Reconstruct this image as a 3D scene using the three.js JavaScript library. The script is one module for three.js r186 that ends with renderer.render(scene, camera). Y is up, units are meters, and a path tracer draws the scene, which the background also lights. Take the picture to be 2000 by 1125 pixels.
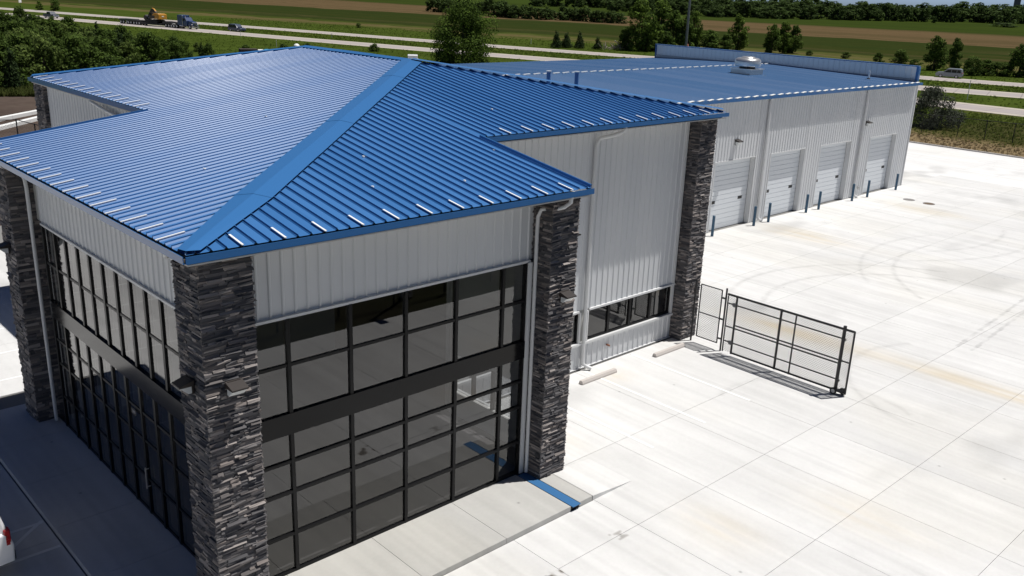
import * as THREE from 'three';
import { mergeGeometries } from 'three/addons/utils/BufferGeometryUtils.js';
import { RoundedBoxGeometry } from 'three/addons/geometries/RoundedBoxGeometry.js';

// ---------------------------------------------------------------- camera, sky, sun, exposure
// plan coordinates: u to the right-rear along the long wall, v to the left-rear; world x = u, z = -v
const scene = new THREE.Scene();
const FPX = 1775.3, PITCH = .31535, ROLL = .038875, YAW = .8095, EYE = 13.4;
const cp = Math.cos(PITCH), sp = Math.sin(PITCH), cy = Math.cos(YAW), sy = Math.sin(YAW), cr = Math.cos(ROLL), sr = Math.sin(ROLL);
const FWD = [cy * cp, -sp, sy * cp];
const R0 = [sy, 0, -cy], U0 = [cy * sp, cp, sy * sp];
const RGT = R0.map((a, i) => cr * a + sr * U0[i]), UPV = U0.map((a, i) => -sr * R0[i] + cr * a);
const camera = new THREE.PerspectiveCamera(2 * Math.atan(562.5 / FPX) * 180 / Math.PI, 16 / 9, .1, 12000);
camera.position.set(0, EYE, 0);
camera.up.set(UPV[0], UPV[1], -UPV[2]);
camera.lookAt(FWD[0], EYE + FWD[1], -FWD[2]);
function pixGround(px, py, y = 0) {            // photo pixel -> plan position on a level surface
  const r = FWD.map((a, i) => a + RGT[i] * (px - 1000) / FPX - UPV[i] * (py - 562.5) / FPX);
  const t = (y - EYE) / r[1];
  return [r[0] * t, r[2] * t];
}
{ // clear summer sky
  const smooth01 = s => { const t = Math.min(1, Math.max(0, s / .38)); return 1 - Math.pow(1 - t, 2); };
  const w = 256, h = 128, d = new Float32Array(w * h * 4);
  for (let j = 0; j < h; j++) {
    const e = ((j + .5) / h - .5) * Math.PI, s = Math.sin(Math.max(0, e)), k = smooth01(s);
    for (let i = 0; i < w; i++) {
      const o = (j * w + i) * 4;
      d[o] = .42 * (1 - k) + .006 * k; d[o + 1] = .56 * (1 - k) + .02 * k; d[o + 2] = .74 * (1 - k) + .075 * k; d[o + 3] = 1;
      if (e < 0) { d[o] = .06; d[o + 1] = .06; d[o + 2] = .05; }
    }
  }
  const sky = new THREE.DataTexture(d, w, h, THREE.RGBAFormat, THREE.FloatType);
  sky.mapping = THREE.EquirectangularReflectionMapping; sky.magFilter = sky.minFilter = THREE.LinearFilter; sky.needsUpdate = true;
  scene.background = sky; scene.environment = sky;
}
const sun = new THREE.DirectionalLight(new THREE.Color(1, .975, .935), 5);
sun.position.set(33.2, 100, 17.8); sun.castShadow = true; sun.shadow.mapSize.set(4096, 4096);
Object.assign(sun.shadow.camera, { left: -90, right: 90, top: 90, bottom: -90, near: 1, far: 400 });
sun.target.position.set(0, 0, 0); scene.add(sun, sun.target);
const renderer = new THREE.WebGLRenderer({ antialias: true });
renderer.toneMapping = THREE.LinearToneMapping; renderer.toneMappingExposure = 1.02;
renderer.shadowMap.enabled = true; renderer.setSize(1024, 576);

// ---------------------------------------------------------------- helpers
let seed = 12345;
const rnd = () => { seed |= 0; seed = seed + 0x6D2B79F5 | 0; let t = Math.imul(seed ^ seed >>> 15, 1 | seed); t = t + Math.imul(t ^ t >>> 7, 61 | t) ^ t; return ((t ^ t >>> 14) >>> 0) / 4294967296; };
const rr = (a, b) => a + (b - a) * rnd();
const clamp = (x, a, b) => Math.min(b, Math.max(a, x)), lerp = (a, b, t) => a + (b - a) * t;
const smooth = (a, b, x) => { const t = clamp((x - a) / (b - a), 0, 1); return t * t * (3 - 2 * t); };
const hash = (x, y) => { let h = Math.imul(x, 374761393) + Math.imul(y, 668265263) | 0; h = Math.imul(h ^ h >>> 13, 1274126177); return ((h ^ h >>> 16) >>> 0) / 4294967296; };
function noise(x, y) {
  const xi = Math.floor(x), yi = Math.floor(y), fx = x - xi, fy = y - yi, sx = fx * fx * (3 - 2 * fx), sy2 = fy * fy * (3 - 2 * fy);
  const a = hash(xi, yi), b = hash(xi + 1, yi), c = hash(xi, yi + 1), d = hash(xi + 1, yi + 1);
  return a + (b - a) * sx + (c - a) * sy2 + (a - b - c + d) * sx * sy2;
}
const fbm = (x, y) => noise(x, y) * .5 + noise(x * 2.1 + 7, y * 2.1 + 3) * .3 + noise(x * 4.3 + 1, y * 4.3 + 9) * .2;
const C = (r, g, b) => new THREE.Color().setRGB(r, g, b);
const std = (r, g, b, rough = .8, o = {}) => new THREE.MeshStandardMaterial({ color: C(r, g, b), roughness: rough, side: THREE.DoubleSide, ...o });
const counts = {};
const numbered = n => { const k = counts[n] = (counts[n] ?? -1) + 1; return k ? n + '_' + String(k).padStart(3, '0') : n; };
const tagged = (o, label, category, group) => { o.userData.label = label; o.userData.category = category; if (group) o.userData.group = group; return o; };
function thing(name, label, category, u, y, v, group, turn = 0) {
  const g = new THREE.Group(); g.name = numbered(name); g.position.set(u, y, -v); g.rotation.y = turn; scene.add(g);
  return tagged(g, label, category, group);
}
function structure(name, node) { node.name = numbered(name); node.userData.kind = 'structure'; scene.add(node); return node; }
function base(p) { const r = new THREE.Vector3(); for (let o = p; o && o !== scene; o = o.parent) r.add(o.position); return r; }
// a mesh whose geometry is already in world coordinates, hung under an unturned parent
function put(parent, name, geo, mat) { const m = new THREE.Mesh(geo, mat); m.name = name; parent.add(m); m.position.copy(base(parent)).negate(); m.castShadow = m.receiveShadow = true; return m; }
// a mesh in the parent's own coordinates
function loc(parent, name, geo, mat, x = 0, y = 0, z = 0) { const m = new THREE.Mesh(geo, mat); m.name = name; m.position.set(x, y, z); parent.add(m); m.castShadow = m.receiveShadow = true; return m; }
function part(parent, name) { const g = new THREE.Group(); g.name = name; parent.add(g); return g; }
const box = (u0, u1, y0, y1, v0, v1) => new THREE.BoxGeometry(u1 - u0, y1 - y0, v1 - v0).translate((u0 + u1) / 2, (y0 + y1) / 2, -(v0 + v1) / 2);
const bx = (w, h, d, x = 0, y = 0, z = 0) => new THREE.BoxGeometry(w, h, d).translate(x, y, z);
const rbx = (w, h, d, x = 0, y = 0, z = 0, r = .03) => new RoundedBoxGeometry(w, h, d, 2, r).translate(x, y, z);
const merge = list => mergeGeometries(list.map(g => { const q = g.index ? g.toNonIndexed() : g; for (const k of Object.keys(q.attributes)) if (!['position', 'normal', 'uv'].includes(k)) q.deleteAttribute(k); return q; }));
const P = (u, y, v) => new THREE.Vector3(u, y, -v);
function bar(a, b, r, seg = 6) { const d = new THREE.Vector3().subVectors(b, a), g = new THREE.CylinderGeometry(r, r, d.length(), seg); g.applyQuaternion(new THREE.Quaternion().setFromUnitVectors(new THREE.Vector3(0, 1, 0), d.clone().normalize())); const m = a.clone().add(b).multiplyScalar(.5); return g.translate(m.x, m.y, m.z); }
const pipe = (pts, r, seg = 8) => new THREE.TubeGeometry(new THREE.CatmullRomCurve3(pts, false, 'catmullrom', .15), pts.length * 6, r, seg);
function tri(list) { // flat triangles from world points
  const g = new THREE.BufferGeometry(), a = new Float32Array(list.length * 3), uv = new Float32Array(list.length * 2);
  list.forEach((p, i) => { a[i * 3] = p.x; a[i * 3 + 1] = p.y; a[i * 3 + 2] = p.z; uv[i * 2] = p.x; uv[i * 2 + 1] = p.z; });
  g.setAttribute('position', new THREE.BufferAttribute(a, 3)); g.setAttribute('uv', new THREE.BufferAttribute(uv, 2)); g.computeVertexNormals(); return g;
}
const quad = (a, b, c, d) => [a, b, c, a, c, d];
function texture(w, h, fn, o = {}) {
  const d = new Uint8Array(w * h * 4), c = new THREE.Color();
  for (let j = 0; j < h; j++) for (let i = 0; i < w; i++) {
    const q = fn(i, j), k = (j * w + i) * 4;
    for (let n = 0; n < 3; n++) { const x = clamp(q[n], 0, 1); d[k + n] = o.data ? x * 255 : 255 * (x <= .0031308 ? 12.92 * x : 1.055 * Math.pow(x, 1 / 2.4) - .055); }
    d[k + 3] = 255;
  }
  const t = new THREE.DataTexture(d, w, h); t.magFilter = THREE.LinearFilter; t.minFilter = THREE.LinearMipmapLinearFilter; t.generateMipmaps = true; t.anisotropy = 8;
  t.wrapS = t.wrapT = o.clamp ? THREE.ClampToEdgeWrapping : THREE.RepeatWrapping;
  if (!o.data) t.colorSpace = THREE.SRGBColorSpace; t.needsUpdate = true; return t;
}
const mixc = (a, b, t) => [lerp(a[0], b[0], t), lerp(a[1], b[1], t), lerp(a[2], b[2], t)];

// ---------------------------------------------------------------- materials
const dirt = texture(256, 256, (i, j) => { const n = fbm(i / 40, j / 40) * .5 + noise(i / 3, j / 3) * .5; const k = .94 + .1 * n; return [k, k, k]; });
const wavy = texture(256, 256, (i, j) => { const P2 = 256, w = (x, y) => { const fx = x / P2, fy = y / P2; return lerp(lerp(fbm(x / 22, y / 22), fbm((x - P2) / 22, y / 22), fx), lerp(fbm(x / 22, (y - P2) / 22), fbm((x - P2) / 22, (y - P2) / 22), fx), fy); }, k = w(i, j); return [k, k, k]; }, { data: true }); wavy.repeat.set(.16, .16);
const M = {
  rear: [[.075, .155, .30], [.092, .17, .315], [.064, .145, .29]].map(c => new THREE.MeshPhysicalMaterial({ color: C(...c), roughness: .4, clearcoat: .4, clearcoatRoughness: .25, bumpMap: wavy, bumpScale: .006, side: THREE.DoubleSide })),  // paler, greyer than the showroom blue: partly sky sheen put into the base colour
  roof: new THREE.MeshPhysicalMaterial({ color: C(.03, .14, .36), roughness: .5, clearcoat: .42, clearcoatRoughness: .17, bumpMap: wavy, bumpScale: .006, side: THREE.DoubleSide }),
  roofB: new THREE.MeshPhysicalMaterial({ color: C(.033, .146, .37), roughness: .52, clearcoat: .24, clearcoatRoughness: .2, bumpMap: wavy, bumpScale: .006, side: THREE.DoubleSide }),
  cap: new THREE.MeshPhysicalMaterial({ color: C(.03, .142, .36), roughness: .42, clearcoat: .2, side: THREE.DoubleSide }),
  gutter: new THREE.MeshPhysicalMaterial({ color: C(.028, .13, .34), roughness: .33, clearcoat: .4, side: THREE.DoubleSide }),
  gutterIn: std(.16, .13, .10, .9),
  wall: std(.63, .64, .65, .45), wallB: std(.61, .622, .635, .48), trim: std(.64, .645, .645, .42), white: std(.82, .82, .80, .45),
  core: std(.5, .5, .48, .9), soffit: std(.55, .52, .48, .8),
  frame: new THREE.MeshPhysicalMaterial({ color: C(.008, .008, .009), roughness: .34, specularIntensity: .4 }), band: new THREE.MeshPhysicalMaterial({ color: C(.007, .007, .0075), roughness: .14, specularIntensity: .4 }),
  glass: new THREE.MeshPhysicalMaterial({ color: C(.56, .57, .58), roughness: 0, transmission: 1, thickness: 0, ior: 1.8, side: THREE.DoubleSide }),
  ceiling: std(.5, .5, .48, .9), inside: std(.45, .44, .42, .9), floorIn: std(.16, .15, .15, .35),
  black: std(.012, .012, .013, .45), dark: std(.04, .04, .042, .6), bollard: std(.018, .075, .14, .4),
  door: std(.70, .73, .76, .42), rubber: std(.02, .02, .02, .9), steel: std(.5, .5, .5, .4, { metalness: .7 }),
  lens: std(.6, .62, .62, .3), bronze: std(.024, .018, .016, .5), blueplate: std(.03, .13, .30, .5),
  stop: std(.46, .43, .4, .9), line: std(.78, .78, .76, .7), filler: std(.2, .195, .185, .95),
};
const stoneMats = [[.10, .095, .098], [.07, .068, .072], [.14, .13, .13], [.21, .182, .168], [.12, .108, .105], [.30, .268, .25]].map(c => std(c[0], c[1], c[2], .85, { map: dirt }));

// ---------------------------------------------------------------- ground and roads
const farLine = [[60, 560], [104.6, 399.6], [124.5, 322], [141, 262], [154.8, 202], [161, 170], [172.5, 136], [187.3, 82], [195, 55], [210, 0], [250, -140], [330, -420]];
const nearLine = [[45, 545], [92, 345], [106, 286], [119, 226], [132.5, 172], [138, 146], [145.5, 128], [163, 70.6], [171.5, 44], [186, -8], [226, -148], [306, -430]];
const at = (line, v) => { for (let i = 1; i < line.length; i++) if (v >= line[i][1]) { const a = line[i - 1], b = line[i]; return a[0] + (b[0] - a[0]) * (a[1] - v) / (a[1] - b[1]); } return line[line.length - 1][0]; };
const farU = v => at(farLine, Math.min(v, 559)), nearU = v => at(nearLine, Math.min(v, 544));
const rampU = v => v > 66 ? lerp(139.4 + (v - 60) * .02, nearU(v) - 2, smooth(66, 118, v)) : 139.4 + (v > 0 ? 0 : -v * .02);
{
  const GW = 2048, O = -250, K = .5;
  const green = [.038, .056, .010], lush = [.054, .078, .014], deep = [.022, .034, .009], brown = [.10, .066, .036], tan = [.11, .084, .04], straw = [.19, .142, .08], soil = [.072, .054, .046], olive = [.033, .038, .010];
  const tex = texture(GW, GW, (i, j) => {
    const u = O + i * K, v = O + j * K;
    const n1 = fbm(u / 34, v / 34), n2 = fbm(u / 6.5 + 31, v / 6.5 + 11), n3 = hash(i, j), d = (u - farU(v)) * .967 + (n1 - .5) * 26;
    let c;
    if (d > 5) {
      const along = u * .25 - v * .97, row = noise(d / 2.2, along / 260) * .5 + noise(d / 8, along / 340 + 5) * .5;
      c = mixc(green, lush, n2);
      const dd = d + (row - .5) * 34;
      c = mixc(c, tan, smooth(42, 50, dd) * (1 - smooth(58, 68, dd)) * .75);
      c = mixc(c, mixc(deep, olive, row * .8), smooth(62, 72, dd));
      const right = smooth(150, 20, v);
      c = mixc(c, mixc(brown, tan, n2 * .5), smooth(74, 84, dd) * (1 - smooth(96, 106, dd)) * (.25 + .6 * right) * smooth(.3, .5, row));
      c = mixc(c, mixc(brown, tan, row * .6), smooth(118, 128, dd) * (1 - smooth(150, 172, dd)) * right * .9);
      c = mixc(c, mixc(brown, tan, row * .5), smooth(190, 212, dd) * (1 - smooth(370, 430, dd)) * (.6 + .4 * smooth(.2, .6, row)));
      c = mixc(c, mixc(deep, green, row), smooth(380, 420, dd));
    } else {
      c = mixc(green, lush, clamp(n2 * 1.5 - .25, 0, 1));
      c = mixc(c, brown, smooth(.56, .72, n1) * .5);
      if (v < 62 && u > 106 && u < 132) c = mixc(c, deep, smooth(.4, .6, noise(u / 4 + 3, v / 22)) * .4);
      const kerb = 95.2 + (v < 45 ? 0 : 0);
      if (u > kerb - 4 && v < 75) c = mixc(straw, c, smooth(99 + n2 * 5, 104.5 + n2 * 5, u));
      const lot = smooth(58, 48, u + (n2 - .5) * 6) * smooth(119, 116, v + (n1 - .5) * 3) * smooth(30, 34, v);
      c = mixc(c, mixc(soil, [.10, .078, .064], clamp(n2 * 1.4 - .3, 0, 1)), lot);
      if (v < 4) c = mixc([.034, .03, .022], [.03, .036, .014], n2);
    }
    const k = .8 + .4 * n3 * .6 + .16 * n2;
    return [c[0] * k, c[1] * k, c[2] * k];
  }, { clamp: true });
  const xs = [-9000, -3000, -1000, -250, 0, 120, 250, 400, 774, 1500, 3000, 9000], pos = [], uv = [], idx = [];
  for (const v of xs) for (const u of xs) { pos.push(u, -.05, -v); uv.push((u - O + K / 2) / (GW * K), (v - O + K / 2) / (GW * K)); }
  for (let j = 0; j < 11; j++) for (let i = 0; i < 11; i++) { const a = j * 12 + i; idx.push(a, a + 1, a + 13, a, a + 13, a + 12); }
  const g = new THREE.BufferGeometry(); g.setAttribute('position', new THREE.Float32BufferAttribute(pos, 3)); g.setAttribute('uv', new THREE.Float32BufferAttribute(uv, 2)); g.setIndex(idx); g.computeVertexNormals();
  const m = new THREE.Mesh(g, new THREE.MeshPhysicalMaterial({ map: tex, roughness: 1, specularIntensity: 0, side: THREE.DoubleSide })); m.receiveShadow = true;
  structure('ground', m);
}
const roadTex = texture(128, 512, (i, j) => {
  const x = i / 127, lane = smooth(.16, .2, x) * smooth(.84, .8, x), n = fbm(i / 5, j / 30), wheel = .5 + .5 * Math.cos((x - .5) * 25);
  let c = mixc([.44, .40, .34], [.36, .325, .31], lane); c = mixc(c, [.30, .27, .265], lane * wheel * .35 * n * 2);
  const jt = j % 64 < 1.2 ? .72 : 1, k = (.9 + .2 * n) * jt; return [c[0] * k, c[1] * k, c[2] * k];
});
function road(name, pts, w, y) {
  const pos = [], uv = [], idx = []; let s = 0;
  pts.forEach((p, i) => {
    const a = pts[Math.max(0, i - 1)], b = pts[Math.min(pts.length - 1, i + 1)], L = Math.hypot(b[0] - a[0], b[1] - a[1]), nx = -(b[1] - a[1]) / L, nv = (b[0] - a[0]) / L;
    if (i) s += Math.hypot(p[0] - pts[i - 1][0], p[1] - pts[i - 1][1]);
    for (const k of [-1, 1]) { pos.push(p[0] + nx * w / 2 * k, y, -(p[1] + nv * w / 2 * k)); uv.push(k < 0 ? 0 : 1, s / 40); }
    if (i) { const q = i * 2; idx.push(q - 2, q - 1, q + 1, q - 2, q + 1, q); }
  });
  const g = new THREE.BufferGeometry(); g.setAttribute('position', new THREE.Float32BufferAttribute(pos, 3)); g.setAttribute('uv', new THREE.Float32BufferAttribute(uv, 2)); g.setIndex(idx); g.computeVertexNormals();
  const m = new THREE.Mesh(g, new THREE.MeshPhysicalMaterial({ map: roadTex, roughness: .95, specularIntensity: .2, side: THREE.DoubleSide })); m.receiveShadow = true; return structure(name, m);
}
const sample = (fn, a, b, st) => { const r = []; for (let v = a; v >= b; v -= st) r.push([fn(v), v]); return r; };
const sm = fn => v => (fn(v - 22) + fn(v - 11) + fn(v) + fn(v + 11) + fn(v + 22)) / 5;
const fU = sm(farU), nU = sm(nearU);
road('highway_carriageway', sample(fU, 530, -400, 10), 10.5, -.03);
road('highway_carriageway', sample(nU, 520, -400, 10), 10.8, -.026);
road('exit_ramp', sample(rampU, 122, -250, 8), 10.6, -.022);

// concrete yard: slabs with open joints, one map over all of it
const yardTex = texture(2048, 1024, (i, j) => {
  const u = -20 + i * 120 / 2048, v = j * 62 / 1024;
  const n = fbm(u / 3.2, v / 3.2), n4 = fbm(u / .7 + 40, v / .7), st = noise(u / .13, v / 3.6) * .5 + noise(u / .42 + 9, v / 6.1) * .5, fine = hash(i, j);
  let k = .595 + .07 * (n - .5) + .12 * (st - .5) + .05 * (n4 - .5) + .025 * (fine - .5);
  k -= .10 * smooth(.60, .78, fbm(u / 7 + 3, v / 4 + 8)) * (.5 + st);
  const wm = smooth(.45, .7, fbm(u / 5 + 17, v / 9 + 2)); let c = [k, k * (.992 - .008 * wm), k * (.978 - .03 * wm)];
  const rust = (cu, cv, lu, lv, a) => { const q = ((u - cu) / lu) ** 2 + ((v - cv) / lv) ** 2; if (q < 4) { const w = Math.exp(-q * 1.5) * (.35 + .9 * noise(u / .25 + 5, v / 1.9)) * a; c = [c[0] * (1 - .08 * w), c[1] * (1 - .20 * w), c[2] * (1 - .40 * w)]; } };
  rust(33.9, 18.5, .9, 3.2, .8); rust(34.4, 12.5, .8, 4.2, .75); rust(34.6, 8.6, .8, 2.5, .5); rust(49.6, 26.8, 1.6, 3.2, .75); rust(63.4, 25, 1.2, 3.4, .45); rust(29.2, 21.0, .9, .5, .6); rust(24.3, 19.7, .7, .7, .5); rust(22.3, 9.2, 1, 2.2, .35); rust(18.8, 11.2, 1.1, 1.5, .35); rust(19, 17.5, .6, 1.2, .35);
  const arc = (cu, cv, r, a0, a1, w, s) => { const du = u - cu, dv = v - cv, q = Math.hypot(du, dv); if (Math.abs(q - r) < w * 2) { const an = Math.atan2(dv, du); if (an > a0 && an < a1) { const z = Math.exp(-(((q - r) / w) ** 2)) * s * .75 * (.3 + .9 * noise(an * r * 3, q * 9)); c = c.map(x => x * (1 - z)); } } };
  arc(40, 14, 8, .4, 2.2, .13, .24); arc(40, 14, 9.7, .4, 2.2, .13, .22); arc(52, 10, 11, 1.4, 2.5, .12, .22); arc(52, 10, 12.7, 1.2, 2.3, .12, .18); arc(58, 30, 13, -2.3, -1.1, .14, .2); arc(58, 30, 11.2, -2.1, -1.2, .14, .18); arc(27, 13, 3.4, -.6, 1.9, .12, .16); arc(34, 10, 5, 1, 3, .14, .18); arc(47, 15, 5, -2.8, 0, .13, .2); 
  if (Math.abs(v - 12.9 - (u - 44) * .06) < .5 && u > 38 && u < 62) { const z = (Math.abs(Math.abs(v - 12.9 - (u - 44) * .06) - .3) < .07 ? .28 : 0) * noise(u * 3, v * 5); c = c.map(x => x * (1 - z)); }
  const sp2 = (cu, cv, r, s) => { const q = Math.hypot(u - cu, v - cv) + (n4 - .5) * r; if (q < r) c = mixc(c, [.09, .07, .05], s * smooth(.5, .62, noise(u * 9, v * 9))); };
  sp2(13.9, 12.6, .3, .85); sp2(13.55, 12.45, .16, .85); sp2(16.4, 12.8, .22, .5); sp2(13.1, 11.7, .13, .7);
  if (hash(i * 3, j * 7) > .99985) c = c.map(x => x * .5);
  return c;
}, { clamp: true });
const slabTints = [1, .985, 1.015, .975, 1.025, 1.13].map(k => new THREE.MeshStandardMaterial({ map: yardTex, color: C(k, k, k * .995), roughness: .82, side: THREE.DoubleSide }));
function slab(parent, u0, u1, v0, v1, top, mat, name = 'slab', thick = .16, joint = .0055) {
  const g = box(u0 + joint, u1 - joint, top - thick, top, v0 + joint, v1 - joint), p = g.attributes.position, uv = g.attributes.uv;
  for (let i = 0; i < p.count; i++) uv.setXY(i, (p.getX(i) + 20) / 120, -p.getZ(i) / 62);
  return put(parent, name, g, mat);
}
{
  const yard = structure('concrete_yard', new THREE.Group());
  put(yard, 'joint_filler', box(11.2, 95.0, -.2, -.035, 3.6, 55), M.filler);
  const us = []; for (let u = 14.15; u < 95; u += 3.06) us.push(u); us.push(95.0);
  const vs = [3.5, 5.88, 9.35, 12.82, 16.29, 20.9, 24.3, 27.4, 30.5];
  for (let i = 0; i < us.length - 1; i++) for (let j = 0; j < vs.length - 1; j++) {
    const u0 = us[i], u1 = us[i + 1]; let v0 = vs[j], v1 = vs[j + 1];
    if (u0 < 17 && v0 > 12 && v1 < 17) { if (v0 > 16) continue; v1 = 14.42; }
    if (j === 4 && u1 < 17.5) continue; if (j >= 5 && u1 < 30.4) continue;
    slab(yard, u0, u1, v0, v1, 0, slabTints[u0 > 77 ? 5 : Math.floor(rnd() * 5)]);
  }
  for (const [a, b] of [[30.5, 36], [36, 41.5], [41.5, 47], [47, 54.9]]) for (const [c, d] of [[71.2, 77.3], [77.3, 83.4], [83.4, 89.2], [89.2, 95]]) slab(yard, c, d, a, b, 0, slabTints[c > 77 ? 5 : 1]);
  for (const [a, b] of [[8, 11.1], [11.1, 14.15]]) for (const [c, d] of [[3.5, 9.35], [9.35, 14.42]]) slab(yard, a, b, c, d, 0, slabTints[1]);
  for (let v = 3.5; v < 55; v += 3.2) put(yard, 'kerb', box(95.02, 95.2, -.1, .13, v + .005, v + 3.195), M.stop);
  const lot = structure('parking_lot', new THREE.Group());
  put(lot, 'joint_filler', box(-16, 12, -.2, -.035, 14.4, 76), M.filler);
  for (let v = 17; v < 75; v += 4.8) for (const [a, b] of [[-16, -10.6], [-10.6, -5.2], [-5.2, .2], [.2, 5.42], [5.42, 11.9]]) if (!(a > 5 && v < 28.5)) slab(lot, a, b, Math.max(v, a > 5 ? 30.2 : 0), v + 4.8, 0, slabTints[Math.floor(rnd() * 4)]);
  for (const [a, b] of [[-16, -8], [-8, 0], [0, 8]]) for (const [c, d] of [[3.5, 9.35], [9.35, 14.42]]) slab(lot, a, b, c, d, 0, slabTints[3]);
  for (const [a, b] of [[-16, -8], [-8, 0], [0, 5.42]]) slab(lot, a, b, 14.42, 17, 0, slabTints[0]);
  const walk = structure('sidewalk', new THREE.Group());
  const ap = new THREE.MeshStandardMaterial({ map: yardTex, color: C(.72, .715, .69), roughness: .6, side: THREE.DoubleSide });
  const cuts = [5.45, 8.9, 11.3, 13.9, 16.28]; for (let i = 0; i < 4; i++) slab(walk, cuts[i], cuts[i + 1], 14.42, 16.68, .15, ap);
  slab(walk, 16.62, 17.15, 14.42, 16.1, .15, ap);
  for (let v = 16.7; v < 30; v += 2.66) slab(walk, 5.45, 7.58, v, v + 2.66, .15, slabTints[3]);
  // flared end of the walk, falling to the yard
  const A = P(17.16, .15, 14.42), B = P(17.16, .15, 16.1), D = P(18.85, .004, 14.42), E2 = P(18.85, .004, 16.1), A0 = P(17.16, 0, 14.42);
  const rg = tri([...quad(A, D, E2, B), A, A0, D]); { const p = rg.attributes.position, uv = rg.attributes.uv; for (let i = 0; i < p.count; i++) uv.setXY(i, (p.getX(i) + 20) / 120, -p.getZ(i) / 62); }
  put(walk, 'ramp', rg, slabTints[4]);
  put(walk, 'drain_channel', box(16.29, 16.61, .005, .06, 14.46, 16.6), M.black);
  put(walk, 'drain_cover', box(16.30, 16.60, .138, .152, 14.36, 16.55), M.blueplate);
  const stripes = structure('parking_stripes', new THREE.Group());
  for (const [u, a, b] of [[26.42, 15.35, 20.75], [23.7, 15.3, 20.75], [20.95, 15.3, 20.4]]) put(stripes, 'stripe', box(u - .055, u + .055, .002, .006, a, b), M.line);
  for (const v of [22.76, 21.41, 26.3, 29.1, 32.75, 35.35, 38, 40.8]) put(stripes, 'stripe', box(v > 30 ? -.4 : .5, v > 30 ? 8.6 : 5.37, .002, .006, v - .05, v + .05), M.line);
  const dg = box(-1.1, 1.1, .002, .0062, -.05, .05); dg.rotateY(.72); dg.translate(4.55, 0, -22.12); put(stripes, 'stripe', dg, M.line);
}
{ // unfinished lot at the rear with fresh kerbs
  const kerb = structure('kerb', new THREE.Group());
  const K = [[[0, 235], [80, 219]], [[0, 252], [80, 232]]];
  for (const [a, b] of K) { const p = pixGround(...a), q = pixGround(...b), dx = q[0] - p[0], dv = q[1] - p[1], L = Math.hypot(dx, dv); for (let i = -6; i < 9; i++) { const g = bx(3, .35, .55); g.rotateY(Math.atan2(dv, dx)); const t = i * 3.03 / L; g.translate(p[0] + dx * t, .1, -(p[1] + dv * t)); put(kerb, 'kerb_length', g, M.line); } }
}

// ---------------------------------------------------------------- ribbed metal sheets
function breaks(s0, s1, phase, pitch, rw, rt, rh, extra = []) {
  const out = [[s0, null], [s1, null], ...extra.filter(e => e > s0 + .001 && e < s1 - .001).map(e => [e, null])];
  const seam = rh > .0345 ? .024 : 0, K = [[0, rh + seam], [.006, rh + seam], [.007, rh], [rt / 2, rh], [rw / 2, 0], [9, 0]];
  const hAt = s => { const a = Math.abs((((s - phase) % pitch) + pitch * 1.5) % pitch - pitch / 2); let i = 1; while (a > K[i][0]) i++; return lerp(K[i - 1][1], K[i][1], (a - K[i - 1][0]) / (K[i][0] - K[i - 1][0])); };
  for (let k = Math.floor((s0 - phase) / pitch) - 1; k <= (s1 - phase) / pitch + 1; k++) for (const o of seam ? [-rw / 2, -rt / 2, -.007, -.006, .006, .007, rt / 2, rw / 2] : [-rw / 2, -rt / 2, rt / 2, rw / 2]) { const s = phase + k * pitch + o; if (s > s0 && s < s1) out.push([s, null]); }
  return out.map(e => [e[0], hAt(e[0])]).sort((a, b) => a[0] - b[0]);
}
// at(s, t, h) -> world point
function sheet(at3, s0, s1, t0, t1, prof) {
  const b = breaks(s0, s1, ...prof), L = [];
  for (let i = 1; i < b.length; i++) {
    const [sa, ha] = b[i - 1], [sb, hb] = b[i]; if (sb - sa < 1e-4) continue;
    const e = 1e-4, a0 = t0(sa + e), a1 = t1(sa + e), b0 = t0(sb - e), b1 = t1(sb - e);
    if (a1 - a0 < .01 && b1 - b0 < .01) continue;
    L.push(...quad(at3(sa, a0, ha), at3(sb, b0, hb), at3(sb, Math.max(b0, b1), hb), at3(sa, Math.max(a0, a1), ha)));
  }
  return L.length ? tri(L) : null;
}
const WALLRIB = [0, .305, .085, .035, .03];
function wallRun(parent, axis, plane, s0, s1, y0, y1, out, mats = [M.wall, M.wallB]) {
  const at3 = axis === 'u' ? (s, t, h) => P(s, t, plane + out * h) : (s, t, h) => P(plane + out * h, t, s);
  const n = Math.max(1, Math.round((s1 - s0) / .9144)), w = (s1 - s0) / n;
  for (let i = 0; i < n; i++) { const g = sheet(at3, s0 + i * w, s0 + (i + 1) * w, () => y0, () => y1, WALLRIB); put(parent, 'wall_panel', g, mats[Math.floor(rnd() * mats.length)]); }
}
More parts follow.
